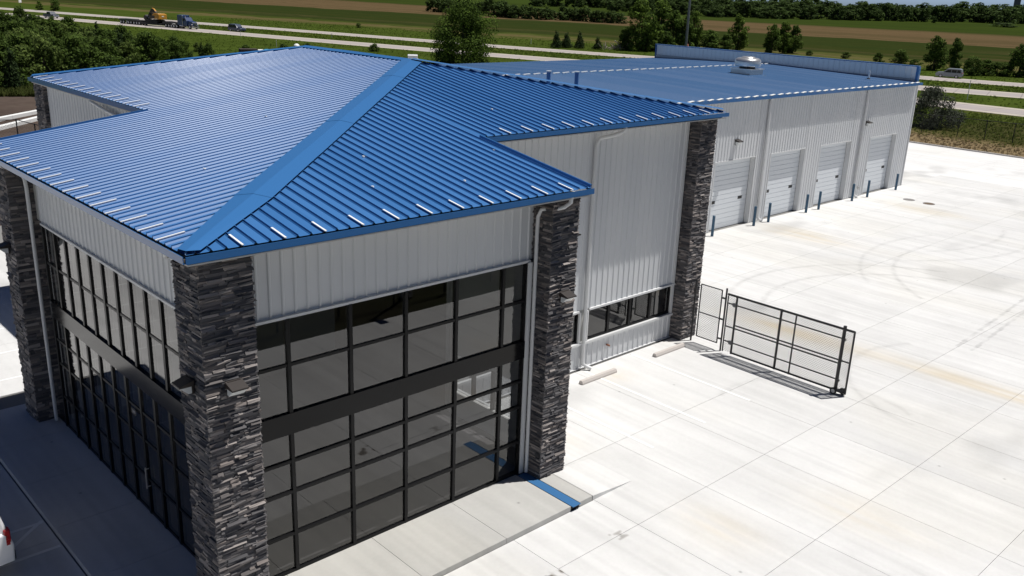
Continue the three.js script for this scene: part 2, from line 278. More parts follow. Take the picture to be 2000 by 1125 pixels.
// ---------------------------------------------------------------- ledge-stone pillars
const stoneGeos = [];
for (let k = 0; k < 10; k++) { // unit stone: x length, y height, z outward from the wall face at 0
  const g = new THREE.BoxGeometry(1, 1, 1).toNonIndexed().translate(0, 0, .5), p = g.attributes.position, j = {};
  for (let i = 0; i < p.count; i++) {
    const key = [p.getX(i), p.getY(i), p.getZ(i)].map(a => a.toFixed(1)).join();
    if (!j[key]) { const f = p.getZ(i) > .5, top = p.getY(i) > 0; j[key] = f ? [rr(-.05, .05), (top ? rr(-.22, .0) : rr(0, .12)), top ? rr(-.85, -.05) : rr(-.25, .15)] : [0, 0, 0]; }
    const q = j[key]; p.setXYZ(i, p.getX(i) + q[0], p.getY(i) + q[1], p.getZ(i) + q[2]);
  }
  g.computeVertexNormals(); stoneGeos.push(g);
}
function pillar(parent, u0, u1, v0, v1, y0, y1, visible, maxSingle, hs = [.036, .07]) {
  const pl = part(parent, 'stone_pillar'); pl.userData.label = 'dark ledge-stone pillar';
  put(pl, 'mortar_core', box(u0 + .035, u1 - .035, y0, y1, v0 + .035, v1 - .035), stoneMats[1]);
  const all = [];
  const faces = [['-v', u0, u1], ['-u', v0, v1], ['+u', v0, v1], ['+v', u0, u1]];
  for (const [f, a, b] of faces) for (let y = y0; y < y1 - .02;) {
    const h = Math.min(rr(...hs), y1 - y); let s = a + rr(-.005, .005);
    while (s < b - .02) {
      let l = .1 + .42 * Math.pow(rnd(), 1.4); if (b - s - l < .13) l = b - s + rr(-.005, .005);
      const hh = h > .075 && rnd() < .22 ? h / 2 : h, d = .03 + .05 * Math.pow(rnd(), 1.4);
      for (let k = 0; k < (hh < h ? 2 : 1); k++) all.push({ f, s: s + l / 2, y: y + hh * (k + .5), l: l - .006, h: hh * .97, d: rr(.8, 1.2) * d, vis: visible.includes(f), g: Math.floor(rnd() * 10), m: Math.floor(Math.pow(rnd(), 1.3) * 6) });
      s += l;
    }
    y += h;
  }
  const turn = { '-v': 0, '+v': Math.PI, '-u': -Math.PI / 2, '+u': Math.PI / 2 };
  const place = q => { const o = .035; return q.f === '-v' ? P(q.s, q.y, v0 + o) : q.f === '+v' ? P(q.s, q.y, v1 - o) : q.f === '-u' ? P(u0 + o, q.y, q.s) : P(u1 - o, q.y, q.s); };
  all.sort((a, b) => (b.vis - a.vis) || (b.l * b.h - a.l * a.h));
  const rest = stoneMats.map(() => []), off = base(pl);
  all.forEach((q, i) => {
    if (i < maxSingle && q.vis) { const m = new THREE.Mesh(stoneGeos[q.g], stoneMats[q.m]); m.name = 'stone'; m.scale.set(q.l, q.h, q.d); m.rotation.y = turn[q.f]; m.position.copy(place(q)).sub(off); m.castShadow = m.receiveShadow = true; pl.add(m); }
    else { const g = stoneGeos[q.g].clone(); g.scale(q.l, q.h, q.d); g.rotateY(turn[q.f]); const p = place(q); g.translate(p.x, p.y, p.z); rest[q.m].push(g); }
  });
  rest.forEach((L, i) => { if (L.length) { const g = mergeGeometries(L); g.computeVertexNormals(); put(pl, 'small_stones', g, stoneMats[i]).userData.kind = 'stuff'; } });
}
function obar(a, b, w, h) { // sloping rectangular bar between two points, lying flat
  const d = new THREE.Vector3().subVectors(b, a), L = d.length(); d.normalize();
  const z = new THREE.Vector3().crossVectors(d, new THREE.Vector3(0, 1, 0)).normalize(), y = new THREE.Vector3().crossVectors(z, d);
  const g = new THREE.BoxGeometry(L, h, w); g.applyMatrix4(new THREE.Matrix4().makeBasis(d, y, z)); const m = a.clone().add(b).multiplyScalar(.5); return g.translate(m.x, m.y, m.z);
}
// ---------------------------------------------------------------- showroom building
const show = thing('showroom_building', 'glass-fronted showroom with bright blue hip roof and dark stone pillars', 'building', 6.98, 0, 16);
{
  const yR = v => 8.58 + .1556 * (v - 15.67), yL = u => 8.58 + .137 * (u - 6.65), yE = u => 10.68 - .169 * (u - 21.98), yF = v => 10.68 - .286 * (v - 37);
  const hipNu = v => 6.65 + (v - 15.67) * 15.33 / 13.51, hipNv = u => 15.67 + (u - 6.65) * 13.51 / 15.33;
  const roof = part(show, 'roof'), mats = [M.roof, M.roof, M.roofB];
  const RX = 17.68, LX = 29.72;
  const tR1 = u => u < 21.98 ? hipNv(u) : 29.18 - (u - 21.98) * 9.01 / 8.32, tR0 = u => u < RX ? 15.67 : 20.17;
  const rib = (ph, pitch, extra) => [ph, pitch, .076, .016, .035, extra];
  const rows = (s0, s1, ph, w, at3, t0, t1, extra) => { let s = s0, k = Math.ceil((s0 - ph) / w + .001); while (s < s1 - .01) { let e = Math.min(s1, ph + k * w + w / 6); if (e - s < .05) { k++; e = Math.min(s1, ph + k * w + w / 6); } const g = sheet(at3, s, e, t0, t1, rib(ph, w / 3, extra)); if (g) put(roof, 'roof_panel', g, mats[Math.floor(rnd() * 3)]); s = e; k++; } };
  const atR = (s, t, h) => P(s, yR(t) + h, t), atL = (s, t, h) => P(t, yL(t) + h, s);
  rows(6.65, RX, 8.67, .9144, atR, tR0, tR1, [21.98]); rows(RX, 30.3, 19.8, .93, atR, tR0, tR1, [21.98]);
  const tL0 = v => v < LX ? 6.65 : 11.75, tL1 = v => v < 29.18 ? hipNu(v) : v < 37 ? 21.98 : 21.98 - (v - 37) * 10.23 / 4.9;
  rows(15.67, LX, 16.86, .868, atL, tL0, tL1, [29.18]); rows(LX, 41.9, 16.86, .868, atL, tL0, tL1, [29.18, 37]);
  put(roof, 'rear_slope', tri([P(21.98, 10.68, 37), P(11.75, 9.28, 41.9), P(30.3, 9.28, 41.9)]), M.roof);
  put(roof, 'side_slope', tri(quad(P(21.98, 10.68, 29.18), P(30.3, 9.28, 20.17), P(30.3, 9.28, 41.9), P(21.98, 10.68, 37))), M.roof);
  const capRun = (a, b, ya, yb, w, n) => { // a, b in plan; ya: height on the first side, yb: on the second
    const du = b[0] - a[0], dv = b[1] - a[1], L = Math.hypot(du, dv), eu = du / L, ev = dv / L, nu = -ev, nv = eu;
    for (let i = 0; i < n; i++) {
      const t0 = i / n, t1 = Math.min(1, (i + 1.03) / n), li = i % 2 * .006, pt = (t, s) => { const u = Math.max(6.64, a[0] + du * t + nu * w * s), v = Math.max(15.66, a[1] + dv * t + nv * w * s); return P(u, (s > 0 ? ya(u, v) : s < 0 ? yb(u, v) : Math.max(ya(u, v), yb(u, v)) + .02) + .064 + li, v); };
      const q = tri([...quad(pt(t0, 1), pt(t1, 1), pt(t1, 0), pt(t0, 0)), ...quad(pt(t0, 0), pt(t1, 0), pt(t1, -1), pt(t0, -1))]); put(roof, 'hip_cap', q, M.cap);
    }
  };
  const fL = u => yL(u), L2 = (u, v) => yL(u), R2 = (u, v) => yR(v), E2 = (u, v) => yE(u), F2 = (u, v) => yF(v);
  capRun([6.66, 15.68], [21.98, 29.18], L2, R2, .42, 6); capRun([21.98, 29.18], [30.2, 20.28], R2, E2, .28, 4); capRun([21.98, 29.1], [21.98, 37.1], L2, E2, .30, 3); capRun([21.98, 37], [11.85, 41.85], L2, F2, .28, 4);
  for (const [u, v] of [[13.2, 19.6], [15.1, 21.2], [12.1, 17.6], [14.6, 17.2], [18.6, 24.2], [20.3, 22.6], [22.6, 24.6], [17.2, 19.0]]) put(roof, 'fastener_cap', new THREE.CylinderGeometry(.035, .04, .03, 8).translate(u, yR(v) + .02, -v), M.white);
  for (const [u, v] of [[9.6, 21.1], [10.2, 18.6], [13.5, 25.2], [9.1, 25.9], [12.9, 30.8]]) put(roof, 'fastener_cap', new THREE.CylinderGeometry(.035, .04, .03, 8).translate(u, yL(u) + .02, -v), M.white);
  // rake trims at the two notches and gutters with their hangers
  const rk = (a, b) => put(roof, 'rake_trim', obar(a, b, .05, .17), M.gutter);
  rk(P(RX, yR(15.7) - .01, 15.7), P(RX, yR(20.17) - .01, 20.17)); rk(P(6.7, yL(6.7) - .01, LX), P(11.75, yL(11.75) - .01, LX));
  const gut = (axis, e, a, b, y, hs) => {
    const G = part(show, 'gutter');
    const s = axis === 'u' ? [box(a, b, y - .15, y - .005, e - .02, e - .005), box(a, b, y - .15, y - .137, e - .005, e + .12)] : [box(e - .02, e - .005, y - .15, y - .005, a, b), box(e - .005, e + .12, y - .15, y - .137, a, b)];
    put(G, 'gutter_trough', merge(s), M.gutter);
    put(G, 'gutter_lining', axis === 'u' ? box(a + .02, b - .02, y - .13, y - .06, e + .0, e + .1) : box(e, e + .1, y - .13, y - .06, a + .02, b - .02), M.gutterIn);
    for (const h of hs) { const f = axis === 'u' ? t => P(h, yR(t) + .05, t) : t => P(t, yL(t) + .05, h); put(G, 'gutter_hanger', obar(f(e - .01), f(e + rr(.5, .58)), .045, .018), M.white); }
  };
  const seq = (a, st, lo, hi) => { const r = []; for (let x = a; x < hi; x += st) if (x > lo) r.push(x); return r; };
  gut('u', 15.62, 6.62, 17.72, 8.57, seq(7.756, .9144, 7.3, 17.5)); gut('u', 20.12, RX + .05, 30.36, 9.27, seq(18.87, .93, 18.2, 30));
  gut('v', 6.60, 15.65, LX, 8.57, seq(16.86, .868, 16.5, LX - .1)); gut('v', 11.70, LX + .05, 41.95, 9.27, seq(16.86, .868, LX + .4, 41.6));
  const sof = part(show, 'soffit');
  put(sof, 'soffit_board', box(6.7, RX, 8.34, 8.37, 15.72, 16.8), M.soffit); put(sof, 'soffit_board', box(6.7, 7.7, 8.335, 8.365, 16.8, LX), M.soffit);
  put(sof, 'soffit_board', box(RX, 30.3, 9.04, 9.07, 20.2, 21.1), M.soffit); put(sof, 'soffit_board', box(11.8, 12.1, 9.04, 9.07, LX, 41.9), M.soffit);
  // solid walls behind the cladding
  const core = part(show, 'wall'), co = (...b) => put(core, 'wall_core', box(...b), M.core);
  co(7.7, 17.4, 6.53, 8.6, 16.76, 16.92); co(7.68, 7.84, 6.53, 8.55, 16.92, 29.5);
  co(17.4, 17.56, .0, .95, 16.76, 21.08); co(17.4, 17.56, 2.28, 8.7, 16.76, 21.08); co(17.4, 17.56, .95, 2.28, 16.76, 18.1); co(17.4, 17.56, .95, 2.28, 20.85, 21.08);
  co(17.4, 30, 0, 1.08, 21.1, 21.26); co(17.4, 30, 2.28, 9.3, 21.1, 21.26); co(17.4, 18.3, 1.08, 2.28, 21.1, 21.26); co(23.5, 23.98, 1.08, 2.28, 21.1, 21.26); co(29, 30, 1.08, 2.28, 21.1, 21.26);
  co(29.84, 30, 0, 9.2, 21.26, 41.6); co(12.06, 29.84, 0, 9.2, 41.45, 41.6); co(12.06, 12.22, 0, 9.25, 29.5, 41.45); co(7.68, 12.22, 0, 8.7, 29.42, 29.58);
  put(core, 'interior_floor', box(7.7, 17.39, .02, .145, 16.75, 29.4), M.floorIn); put(core, 'interior_floor', box(17.39, 29.8, .02, .145, 21.27, 41.4), M.floorIn); put(core, 'interior_floor', box(12.23, 17.39, .02, .145, 29.4, 41.4), M.floorIn); put(core, 'interior_ceiling', box(7.86, 17.39, 6.62, 6.7, 16.94, 29.4), M.ceiling); put(core, 'interior_ceiling', box(17.39, 29.8, 6.62, 6.7, 21.27, 41.4), M.ceiling); put(core, 'interior_ceiling', box(12.23, 17.39, 6.62, 6.7, 29.4, 41.4), M.ceiling);
  put(core, 'interior_partition', box(12.3, 12.45, .15, 6.62, 25.5, 41.4), M.inside); put(core, 'interior_partition', box(7.86, 17.4, .15, 6.62, 27.9, 28.05), M.inside);
  wallRun(core, 'u', 16.72, 8.14, 16.66, 6.56, 8.36, -1); wallRun(core, 'v', 7.64, 17.14, 28.0, 6.56, 8.36, -1);
  wallRun(core, 'v', 17.6, 16.98, 21.05, 2.36, 8.66, 1); wallRun(core, 'v', 17.6, 16.98, 21.05, .02, .9, 1);
  wallRun(core, 'u', 21.06, 17.62, 29.16, 2.36, 9.06, -1); wallRun(core, 'u', 21.06, 17.62, 29.16, .04, 1.0, -1);
  wallRun(core, 'v', 12.02, 29.6, 40.9, .1, 9.06, -1); wallRun(core, 'u', 29.62, 7.9, 12, .1, 8.34, 1); wallRun(core, 'v', 30.04, 21.5, 41.6, .1, 9.2, 1);
  const tr = (...b) => put(core, 'wall_trim', box(...b), M.trim);
  tr(8.13, 16.52, 6.5, 6.56, 16.64, 16.73); tr(16.4, 16.56, .15, 6.5, 16.6, 16.73); tr(7.56, 7.65, 6.5, 6.56, 17.13, 27.75); tr(7.58, 7.66, .15, 6.5, 27.6, 27.72);
  tr(17.62, 29.16, .985, 1.075, 20.96, 21.09); tr(17.62, 23.46, 2.285, 2.36, 20.98, 21.09); tr(24.02, 29.16, 2.285, 2.36, 20.98, 21.09); tr(23.5, 23.56, 1.08, 2.28, 20.985, 21.09); tr(23.92, 23.98, 1.08, 2.28, 20.985, 21.09); tr(29.0, 29.12, 1.08, 9.03, 20.99, 21.09); tr(17.6, 29.16, 0, .04, 21.0, 21.09);
  // curtain wall facing the yard
  const cw = part(show, 'curtain_wall'); cw.userData.label = 'yard-side wall of tall dark panes in black frames';
  const ys = [.15, 1.17, 2.27, 3.05, 3.76], us = [8.3, 9.2, 10.8, 12.38, 13.96, 15.56, 16.4], mw = .044, V = 16.7;
  us.forEach((u, i) => put(cw, 'mullion', box(u - mw, u + mw, .15, 6.5, V - .07, V + .07), M.frame));
  const up = [4.27, 5.42, 6.5];
  const bay = (a, b, y0, y1) => put(cw, 'glass_pane', tri(quad(P(a + mw, y0, V - .02), P(b - mw, y0, V - .02), P(b - mw, y1, V - .02), P(a + mw, y1, V - .02))), M.glass);
  for (let i = 0; i < 6; i++) {
    const a = us[i], b = us[i + 1];
    ys.forEach((y, k) => { if (k < 4) { put(cw, 'transom', box(a + mw, b - mw, y + (k ? -.032 : .0), y + (k ? .032 : .07), V - .065, V + .065), M.frame); if (k) put(cw, 'transom_ledge', box(a + mw, b - mw, y + .033, y + .05, V - .06, V - .022), M.frame); bay(a, b, y + (k ? .05 : .07), ys[k + 1] - (k === 3 ? 0 : .032)); } });
    put(cw, 'transom', box(a + mw, b - mw, 5.385, 5.455, V - .06, V + .06), M.frame);
    bay(a, b, 4.27, 5.385); bay(a, b, 5.455, 6.5);
  }
  put(cw, 'spandrel_band', box(8.2, 16.44, 3.76, 4.27, V - .09, V + .08), M.band);
  // curtain wall and entrance on the street side
  const cs = part(show, 'curtain_wall'); cs.userData.label = 'street-side wall of narrow dark panes in black frames';
  const vs = [17.0]; for (let v = 17.6; v < 27.3; v += .9) vs.push(v); vs.push(27.58); const U = 7.61;
  vs.forEach(v => put(cs, 'mullion', box(U - .066, U + .08, .15, 6.5, v - .055, v + .055), M.frame));
  for (let i = 0; i < vs.length - 1; i++) {
    const a = vs[i] + .055, b = vs[i + 1] - .055, pane = (y0, y1) => put(cs, 'glass_pane', tri(quad(P(U - .028, y0, b), P(U - .028, y0, a), P(U - .028, y1, a), P(U - .028, y1, b))), M.glass);
    for (const y of [1.17, 2.27, 3.05, 5.42]) put(cs, 'transom', box(U - .046, U + .062, y - .032, y + .032, a, b), M.frame);
    put(cs, 'transom', box(U - .046, U + .062, .15, .22, a, b), M.frame);
    pane(.22, 1.138); pane(1.202, 2.238); pane(2.302, 3.018); pane(3.082, 3.76); pane(4.27, 5.388); pane(5.452, 6.5);
  }
  put(cs, 'spandrel_band', box(U - .09, U + .08, 3.76, 4.27, 16.98, 27.6), M.band);
  put(cs, 'door_handle', merge([bar(P(U - .13, .95, 21.1), P(U - .13, 1.55, 21.1), .016), bar(P(U - .13, 1.0, 21.1), P(U - .04, 1.0, 21.1), .012), bar(P(U - .13, 1.5, 21.1), P(U - .04, 1.5, 21.1), .012)]), M.steel);
  // strip windows
  const strip = (a, b, n) => { const w = part(show, 'strip_window'), st = (b - a) / n; for (let i = 0; i <= n; i++) { const u = a + i * st, k = i === 0 || i === n ? .05 : .06; put(w, 'mullion', box(Math.max(a, u - k), Math.min(b, u + k), 1.08, 2.28, 21.08, 21.2), M.frame); } for (let i = 0; i < n; i++) put(w, 'glass_pane', tri(quad(P(a + i * st + .06, 1.15, 21.13), P(a + (i + 1) * st - .06, 1.15, 21.13), P(a + (i + 1) * st - .06, 2.22, 21.13), P(a + i * st + .06, 2.22, 21.13))), M.glass); put(w, 'window_frame', box(a, b, 1.08, 1.15, 21.075, 21.205), M.frame); put(w, 'window_frame', box(a, b, 2.22, 2.28, 21.075, 21.205), M.frame); };
  strip(18.3, 23.5, 4); strip(23.98, 29, 4);
  { const w = part(show, 'strip_window'); for (let i = 0; i <= 3; i++) { const v = 18.1 + i * 2.75 / 3; put(w, 'mullion', box(17.42, 17.54, .95, 2.28, v - .05, v + .05), M.frame); } for (let i = 0; i < 3; i++) put(w, 'glass_pane', tri(quad(P(17.48, .98, 18.15 + i * 2.75 / 3), P(17.48, .98, 18.05 + (i + 1) * 2.75 / 3), P(17.48, 2.25, 18.05 + (i + 1) * 2.75 / 3), P(17.48, 2.25, 18.15 + i * 2.75 / 3))), M.glass); tr(17.5, 17.66, .9, .95, 18.05, 20.9); }
  // pillars
  pillar(show, 6.98, 8.12, 16, 17.12, .15, 8.34, '-v -u', 300); pillar(show, 16.62, 17.62, 16, 17.0, .15, 8.34, '-v -u', 300); pillar(show, 29.2, 30.2, 20.5, 21.5, 0, 9.04, '-v -u', 300, [.042, .078]);
  pillar(show, 6.98, 8.1, 28.36, 29.5, .15, 8.34, '-v -u', 200, [.06, .11]); pillar(show, 11.85, 12.95, 40.75, 41.85, .1, 9.04, '-v -u', 100, [.07, .12]);
  // downspouts
  const ds = (pts, r = .055) => put(show, 'downspout', pipe(pts, r), M.trim);
  ds([P(17.02, 8.44, 15.75), P(17.02, 8.22, 15.78), P(16.86, 8.06, 15.95), P(16.62, 7.98, 16.42), P(16.57, 7.7, 16.5), P(16.57, 4, 16.5), P(16.57, .2, 16.5)]);
  ds([P(6.74, 8.44, 29.0), P(6.78, 8.25, 28.95), P(7.0, 8.12, 28.5), P(7.35, 8.02, 28.15), P(7.42, 7.6, 28.08), P(7.42, 4, 28.08), P(7.42, .2, 28.08)]);
  ds([P(6.74, 8.44, 16.75), P(6.76, 8.28, 16.85), P(7.0, 8.17, 17.25), P(7.3, 8.05, 17.4)]);
  ds([P(24.4, 9.16, 20.25), P(24.4, 8.95, 20.3), P(24.15, 8.78, 20.6), P(23.85, 8.68, 20.88), P(23.74, 8.4, 20.94), P(23.74, 5, 20.94), P(23.74, .45, 20.94), P(23.76, .2, 20.9), P(23.95, .08, 20.66)], .07);
  ds([P(11.85, 9.15, 35.4), P(11.85, 8.98, 35.2), P(11.9, 8.8, 34.0), P(11.92, 8.7, 32.9), P(11.92, 8.3, 32.6), P(11.92, 2, 32.6)], .06);
  put(show, 'hose_bib', bar(P(25.2, .62, 20.9), P(25.2, .62, 21.05), .04), std(.25, .1, .05, .5));
  // street number on the entrance glass
  const cv = document.createElement('canvas'); cv.width = 128; cv.height = 64; const cx = cv.getContext('2d'); cx.fillStyle = '#0b0c0e'; cx.fillRect(0, 0, 128, 64); cx.fillStyle = '#9a9aa4'; cx.font = 'bold 44px sans-serif'; cx.textAlign = 'center'; cx.fillText('105', 64, 48);
  const nt = new THREE.CanvasTexture(cv); nt.colorSpace = THREE.SRGBColorSpace; const ng = new THREE.PlaneGeometry(.32, .15); ng.rotateY(-Math.PI / 2); ng.translate(7.53, 2.9, -21.65); put(show, 'street_number', ng, new THREE.MeshStandardMaterial({ map: nt, roughness: .6, side: THREE.DoubleSide }));
}
// ---------------------------------------------------------------- service building
const serv = thing('service_building', 'long white metal service building with four overhead doors and low blue roof', 'building', 70.85, 0, 30.51);
const doors = [[45.2, 49.4], [51.2, 55.35], [57.4, 61.6], [64.5, 68.65]];
{
  const VW = 30.51, HT = 4.22, roof = part(serv, 'roof'), wall = part(serv, 'wall');
  const yN = v => 7.96 + (v - 30.2) * .024, yF = v => 8.277 - (v - 43.4) * .032;
  const n = 45, w = .9144, s0 = 70.72 - n * w;
  for (let i = 0; i < n; i++) {
    const a = s0 + i * w, b = a + w, pr = [s0 + .15, .3048, .085, .03, .022];
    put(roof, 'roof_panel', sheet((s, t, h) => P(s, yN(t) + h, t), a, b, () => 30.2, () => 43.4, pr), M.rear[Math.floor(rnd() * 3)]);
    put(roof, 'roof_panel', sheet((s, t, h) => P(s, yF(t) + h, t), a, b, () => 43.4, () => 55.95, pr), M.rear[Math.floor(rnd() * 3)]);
    put(roof, 'ridge_closure', obar(P(a + .1, 8.315, 43.35), P(a + .72, 8.35, 43.35), .1, .05), M.white);
    put(roof, 'eave_closure', obar(P(a + .08, 7.975, 30.2), P(a + .6, 8.02, 30.24), .16, .03), M.white);
  }
  put(serv, 'gutter', box(30.2, 70.95, 7.78, 7.955, 30.14, 30.27), M.gutter);
  // inner walls with openings
  const co = (...b) => put(wall, 'wall_core', box(...b), M.core);
  let u = 30.1; for (const [a, b] of doors) { co(u + .06, a - .06, 0, 7.7, VW + .03, VW + .2); co(a - .06, b + .06, HT + .07, 7.7, VW + .03, VW + .2); wallRun(wall, 'u', VW, u, a - .02, .02, 7.78, -1); wallRun(wall, 'u', VW, a - .02, b + .02, HT + .06, 7.78, -1); u = b; }
  co(u + .06, 70.8, 0, 7.7, VW + .03, VW + .2); wallRun(wall, 'u', VW, u + .02, 70.82, .02, 7.78, -1);
  co(70.62, 70.8, 0, 8.2, VW + .2, 55.6); co(30.1, 70.62, 0, 7.6, 55.4, 55.6); co(30.1, 30.28, 0, 7.9, VW + .2, 55.4); wallRun(wall, 'v', 70.86, VW, 55.6, .02, 9.1, 1);
  put(wall, 'corner_trim', box(70.83, 70.93, .01, 7.8, 30.44, 30.56), M.trim);
  // parapet at the end
  const pp = part(serv, 'parapet'); const at3 = (s, t, h) => P(70.74 - h * .8, t, s), k = 27, dv = 24.9 / k;
  for (let i = 0; i < k; i++) put(pp, 'parapet_panel', sheet(at3, 30.72 + i * dv, 30.72 + (i + 1) * dv, s => (s < 43.4 ? yN(s) : yF(s)) + .05, () => 9.1, [0, .4572, .09, .04, .035]), M.white);
  put(pp, 'parapet_cap', box(70.64, 70.98, 9.1, 9.17, 30.55, 55.8), M.gutter); put(pp, 'parapet_end', box(70.68, 70.96, 7.94, 9.1, 30.5, 30.7), M.gutter); put(pp, 'parapet_end', box(70.68, 70.96, 7.8, 9.1, 55.64, 55.78), M.gutter);
  put(pp, 'base_flashing', merge([obar(P(70.62, yN(30.75) + .06, 30.75), P(70.62, yN(43.4) + .06, 43.4), .16, .03), obar(P(70.62, yF(43.4) + .06, 43.4), P(70.62, yF(55.6) + .06, 55.6), .16, .03)]), M.roofB);
  for (const [a, b] of doors) {
    const D = part(serv, 'overhead_door'), dz = VW + .31, m = 14, h = HT / m;
    for (let i = 0; i < m; i++) { const g = merge([box(a, b, i * h + .016, (i + 1) * h - .016, dz - .008, dz + .04), box(a, b, i * h + .0, (i + 1) * h, dz + .012, dz + .045)]); put(D, 'door_section', g, M.door); }
    put(D, 'door_window', box(a + .42, a + .82, 1.62, 1.8, dz - .012, dz + .02), M.black); put(D, 'door_window', box(b - .95, b - .5, 1.62, 1.8, dz - .012, dz + .02), M.black);
    put(D, 'door_jamb', box(a - .05, a, 0, HT, VW - .03, dz + .05), M.trim); put(D, 'door_jamb', box(b, b + .05, 0, HT, VW - .03, dz + .05), M.trim); put(D, 'door_header', box(a - .05, b + .05, HT, HT + .06, VW - .03, dz + .05), M.trim);
    put(D, 'weather_seal', box(b - .016, b - .002, 0, HT, dz - .012, dz - .002), M.black); put(D, 'door_backing', box(a, b, 0, HT, dz + .06, dz + .1), M.core);
  }
  for (const x of [50.25, 62.85]) put(serv, 'downspout', pipe([P(x, 7.8, 30.3), P(x, 7.6, 30.38), P(x, 4, 30.38), P(x, .45, 30.38), P(x + .04, .2, 30.34), P(x + .25, .07, 30.15)], .09), M.trim);
  for (const [a, b] of [[38.9, 38.4], [40.35, 37.5]]) { const vp = part(serv, 'vent_pipe'); put(vp, 'pipe', new THREE.CylinderGeometry(.13, .13, .9, 12).translate(a, 8.55, -b), M.gutter); put(vp, 'pipe_cap', new THREE.CylinderGeometry(.17, .15, .07, 12).translate(a, 9.02, -b), M.wall); }
  const vp = part(serv, 'vent_pipe'); put(vp, 'pipe', new THREE.CylinderGeometry(.07, .07, .6, 10).translate(68.3, 8.35, -33.2), M.white); put(vp, 'pipe_collar', new THREE.CylinderGeometry(.1, .14, .1, 10).translate(68.3, 8.08, -33.2), M.dark);
  put(serv, 'wall_outlet', box(63.55, 63.68, .55, .75, 30.36, 30.47), M.steel);
}
{ // exhaust fan on the low roof
  const [u, v] = [60.6, 39.0], f = thing('roof_exhaust_fan', 'domed bare aluminium exhaust fan on the low service roof', 'roof fan', u, 8.1, v), alu = std(.72, .71, .69, .28, { metalness: .75 });
  loc(f, 'curb', bx(1.7, .46, 1.7, 0, .2, 0), std(.62, .62, .6, .4, { metalness: .4 })); loc(f, 'curb_flange', bx(1.86, .05, 1.86, 0, .45, 0), alu);
  loc(f, 'fan_throat', new THREE.CylinderGeometry(.55, .6, .22, 24).translate(0, .57, 0), M.dark);
  loc(f, 'fan_dome', new THREE.LatheGeometry([[.62, .6], [.9, .62], [.97, .68], [.98, .95], [.93, 1.12], [.75, 1.22], [.55, 1.25], [.52, 1.24], [.5, 1.29], [.4, 1.33], [.01, 1.34]].map(p => new THREE.Vector2(...p)), 28), alu);
}
// ---------------------------------------------------------------- wall lights
function wallLight(label, u, y, v, turn, k = .85) {
  const g = thing('wall_light', label, 'wall light', u, y, v, null, turn); g.scale.setScalar(k);
  const sh = pts => { const s = new THREE.Shape(); pts.forEach((p, i) => i ? s.lineTo(...p) : s.moveTo(...p)); return s; };
  const ex = (pts, w) => { const q = new THREE.ExtrudeGeometry(sh(pts), { depth: w, bevelEnabled: true, bevelSize: .006, bevelThickness: .006, bevelSegments: 1 }); return q.translate(0, 0, -w / 2); };
  loc(g, 'hood', ex([[0, .16], [.36, .05], [.36, .02], [0, .02]], .42), M.bronze); loc(g, 'back_plate', bx(.06, .36, .34, .02, -.02, 0), M.bronze);
  loc(g, 'lens', ex([[.06, .012], [.33, .012], [.14, -.16], [.06, -.16]], .38), M.lens);
  return g;
}
wallLight('bronze wall light on the sunlit yard side of the corner pillar', 7.55, 5.62, 15.95, Math.PI * 1.5); wallLight('bronze wall light on the shaded street side of the corner pillar', 6.94, 5.62, 16.6, Math.PI);
wallLight('bronze wall light on the pillar beside the blue drain cover', 17.15, 5.62, 15.95, Math.PI * 1.5); wallLight('small wall light sticking out beside white wall from pillar edge', 17.66, 7.12, 16.35, 0, .8);
wallLight('wall light on the far street-side pillar next to sunlit paving', 6.94, 5.68, 28.9, Math.PI);
wallLight('dark wall light above the first overhead door, with a slanting shadow', 47.1, 5.35, 30.46, Math.PI * 1.5, .95); wallLight('dark wall light above the fourth overhead door near the building corner', 63.5, 5.38, 30.46, Math.PI * 1.5, .95);
// ---------------------------------------------------------------- bollards
for (const [u, bl] of [[44.72, 'nearer the showroom at the first overhead door'], [49.15, 'just before the first downspout'], [50.82, 'just past the first downspout'], [55.45, 'at the far jamb of the second overhead door'], [57.1, 'at the near jamb of the third overhead door'], [61.8, 'just before the second downspout'], [64.1, 'just past the second downspout'], [68.7, 'at the end corner of the service building']]) {
  const b = thing('bollard', 'dark blue steel bollard ' + bl, 'bollard', u, 0, 29.88, 'bollards guarding the overhead doors');
  loc(b, 'post', new THREE.CylinderGeometry(.085, .085, 1.22, 16).translate(0, .61, 0), M.bollard); loc(b, 'dome_cap', new THREE.SphereGeometry(.085, 16, 6, 0, 6.3, 0, 1.57).scale(1, .45, 1).translate(0, 1.22, 0), M.bollard);
}
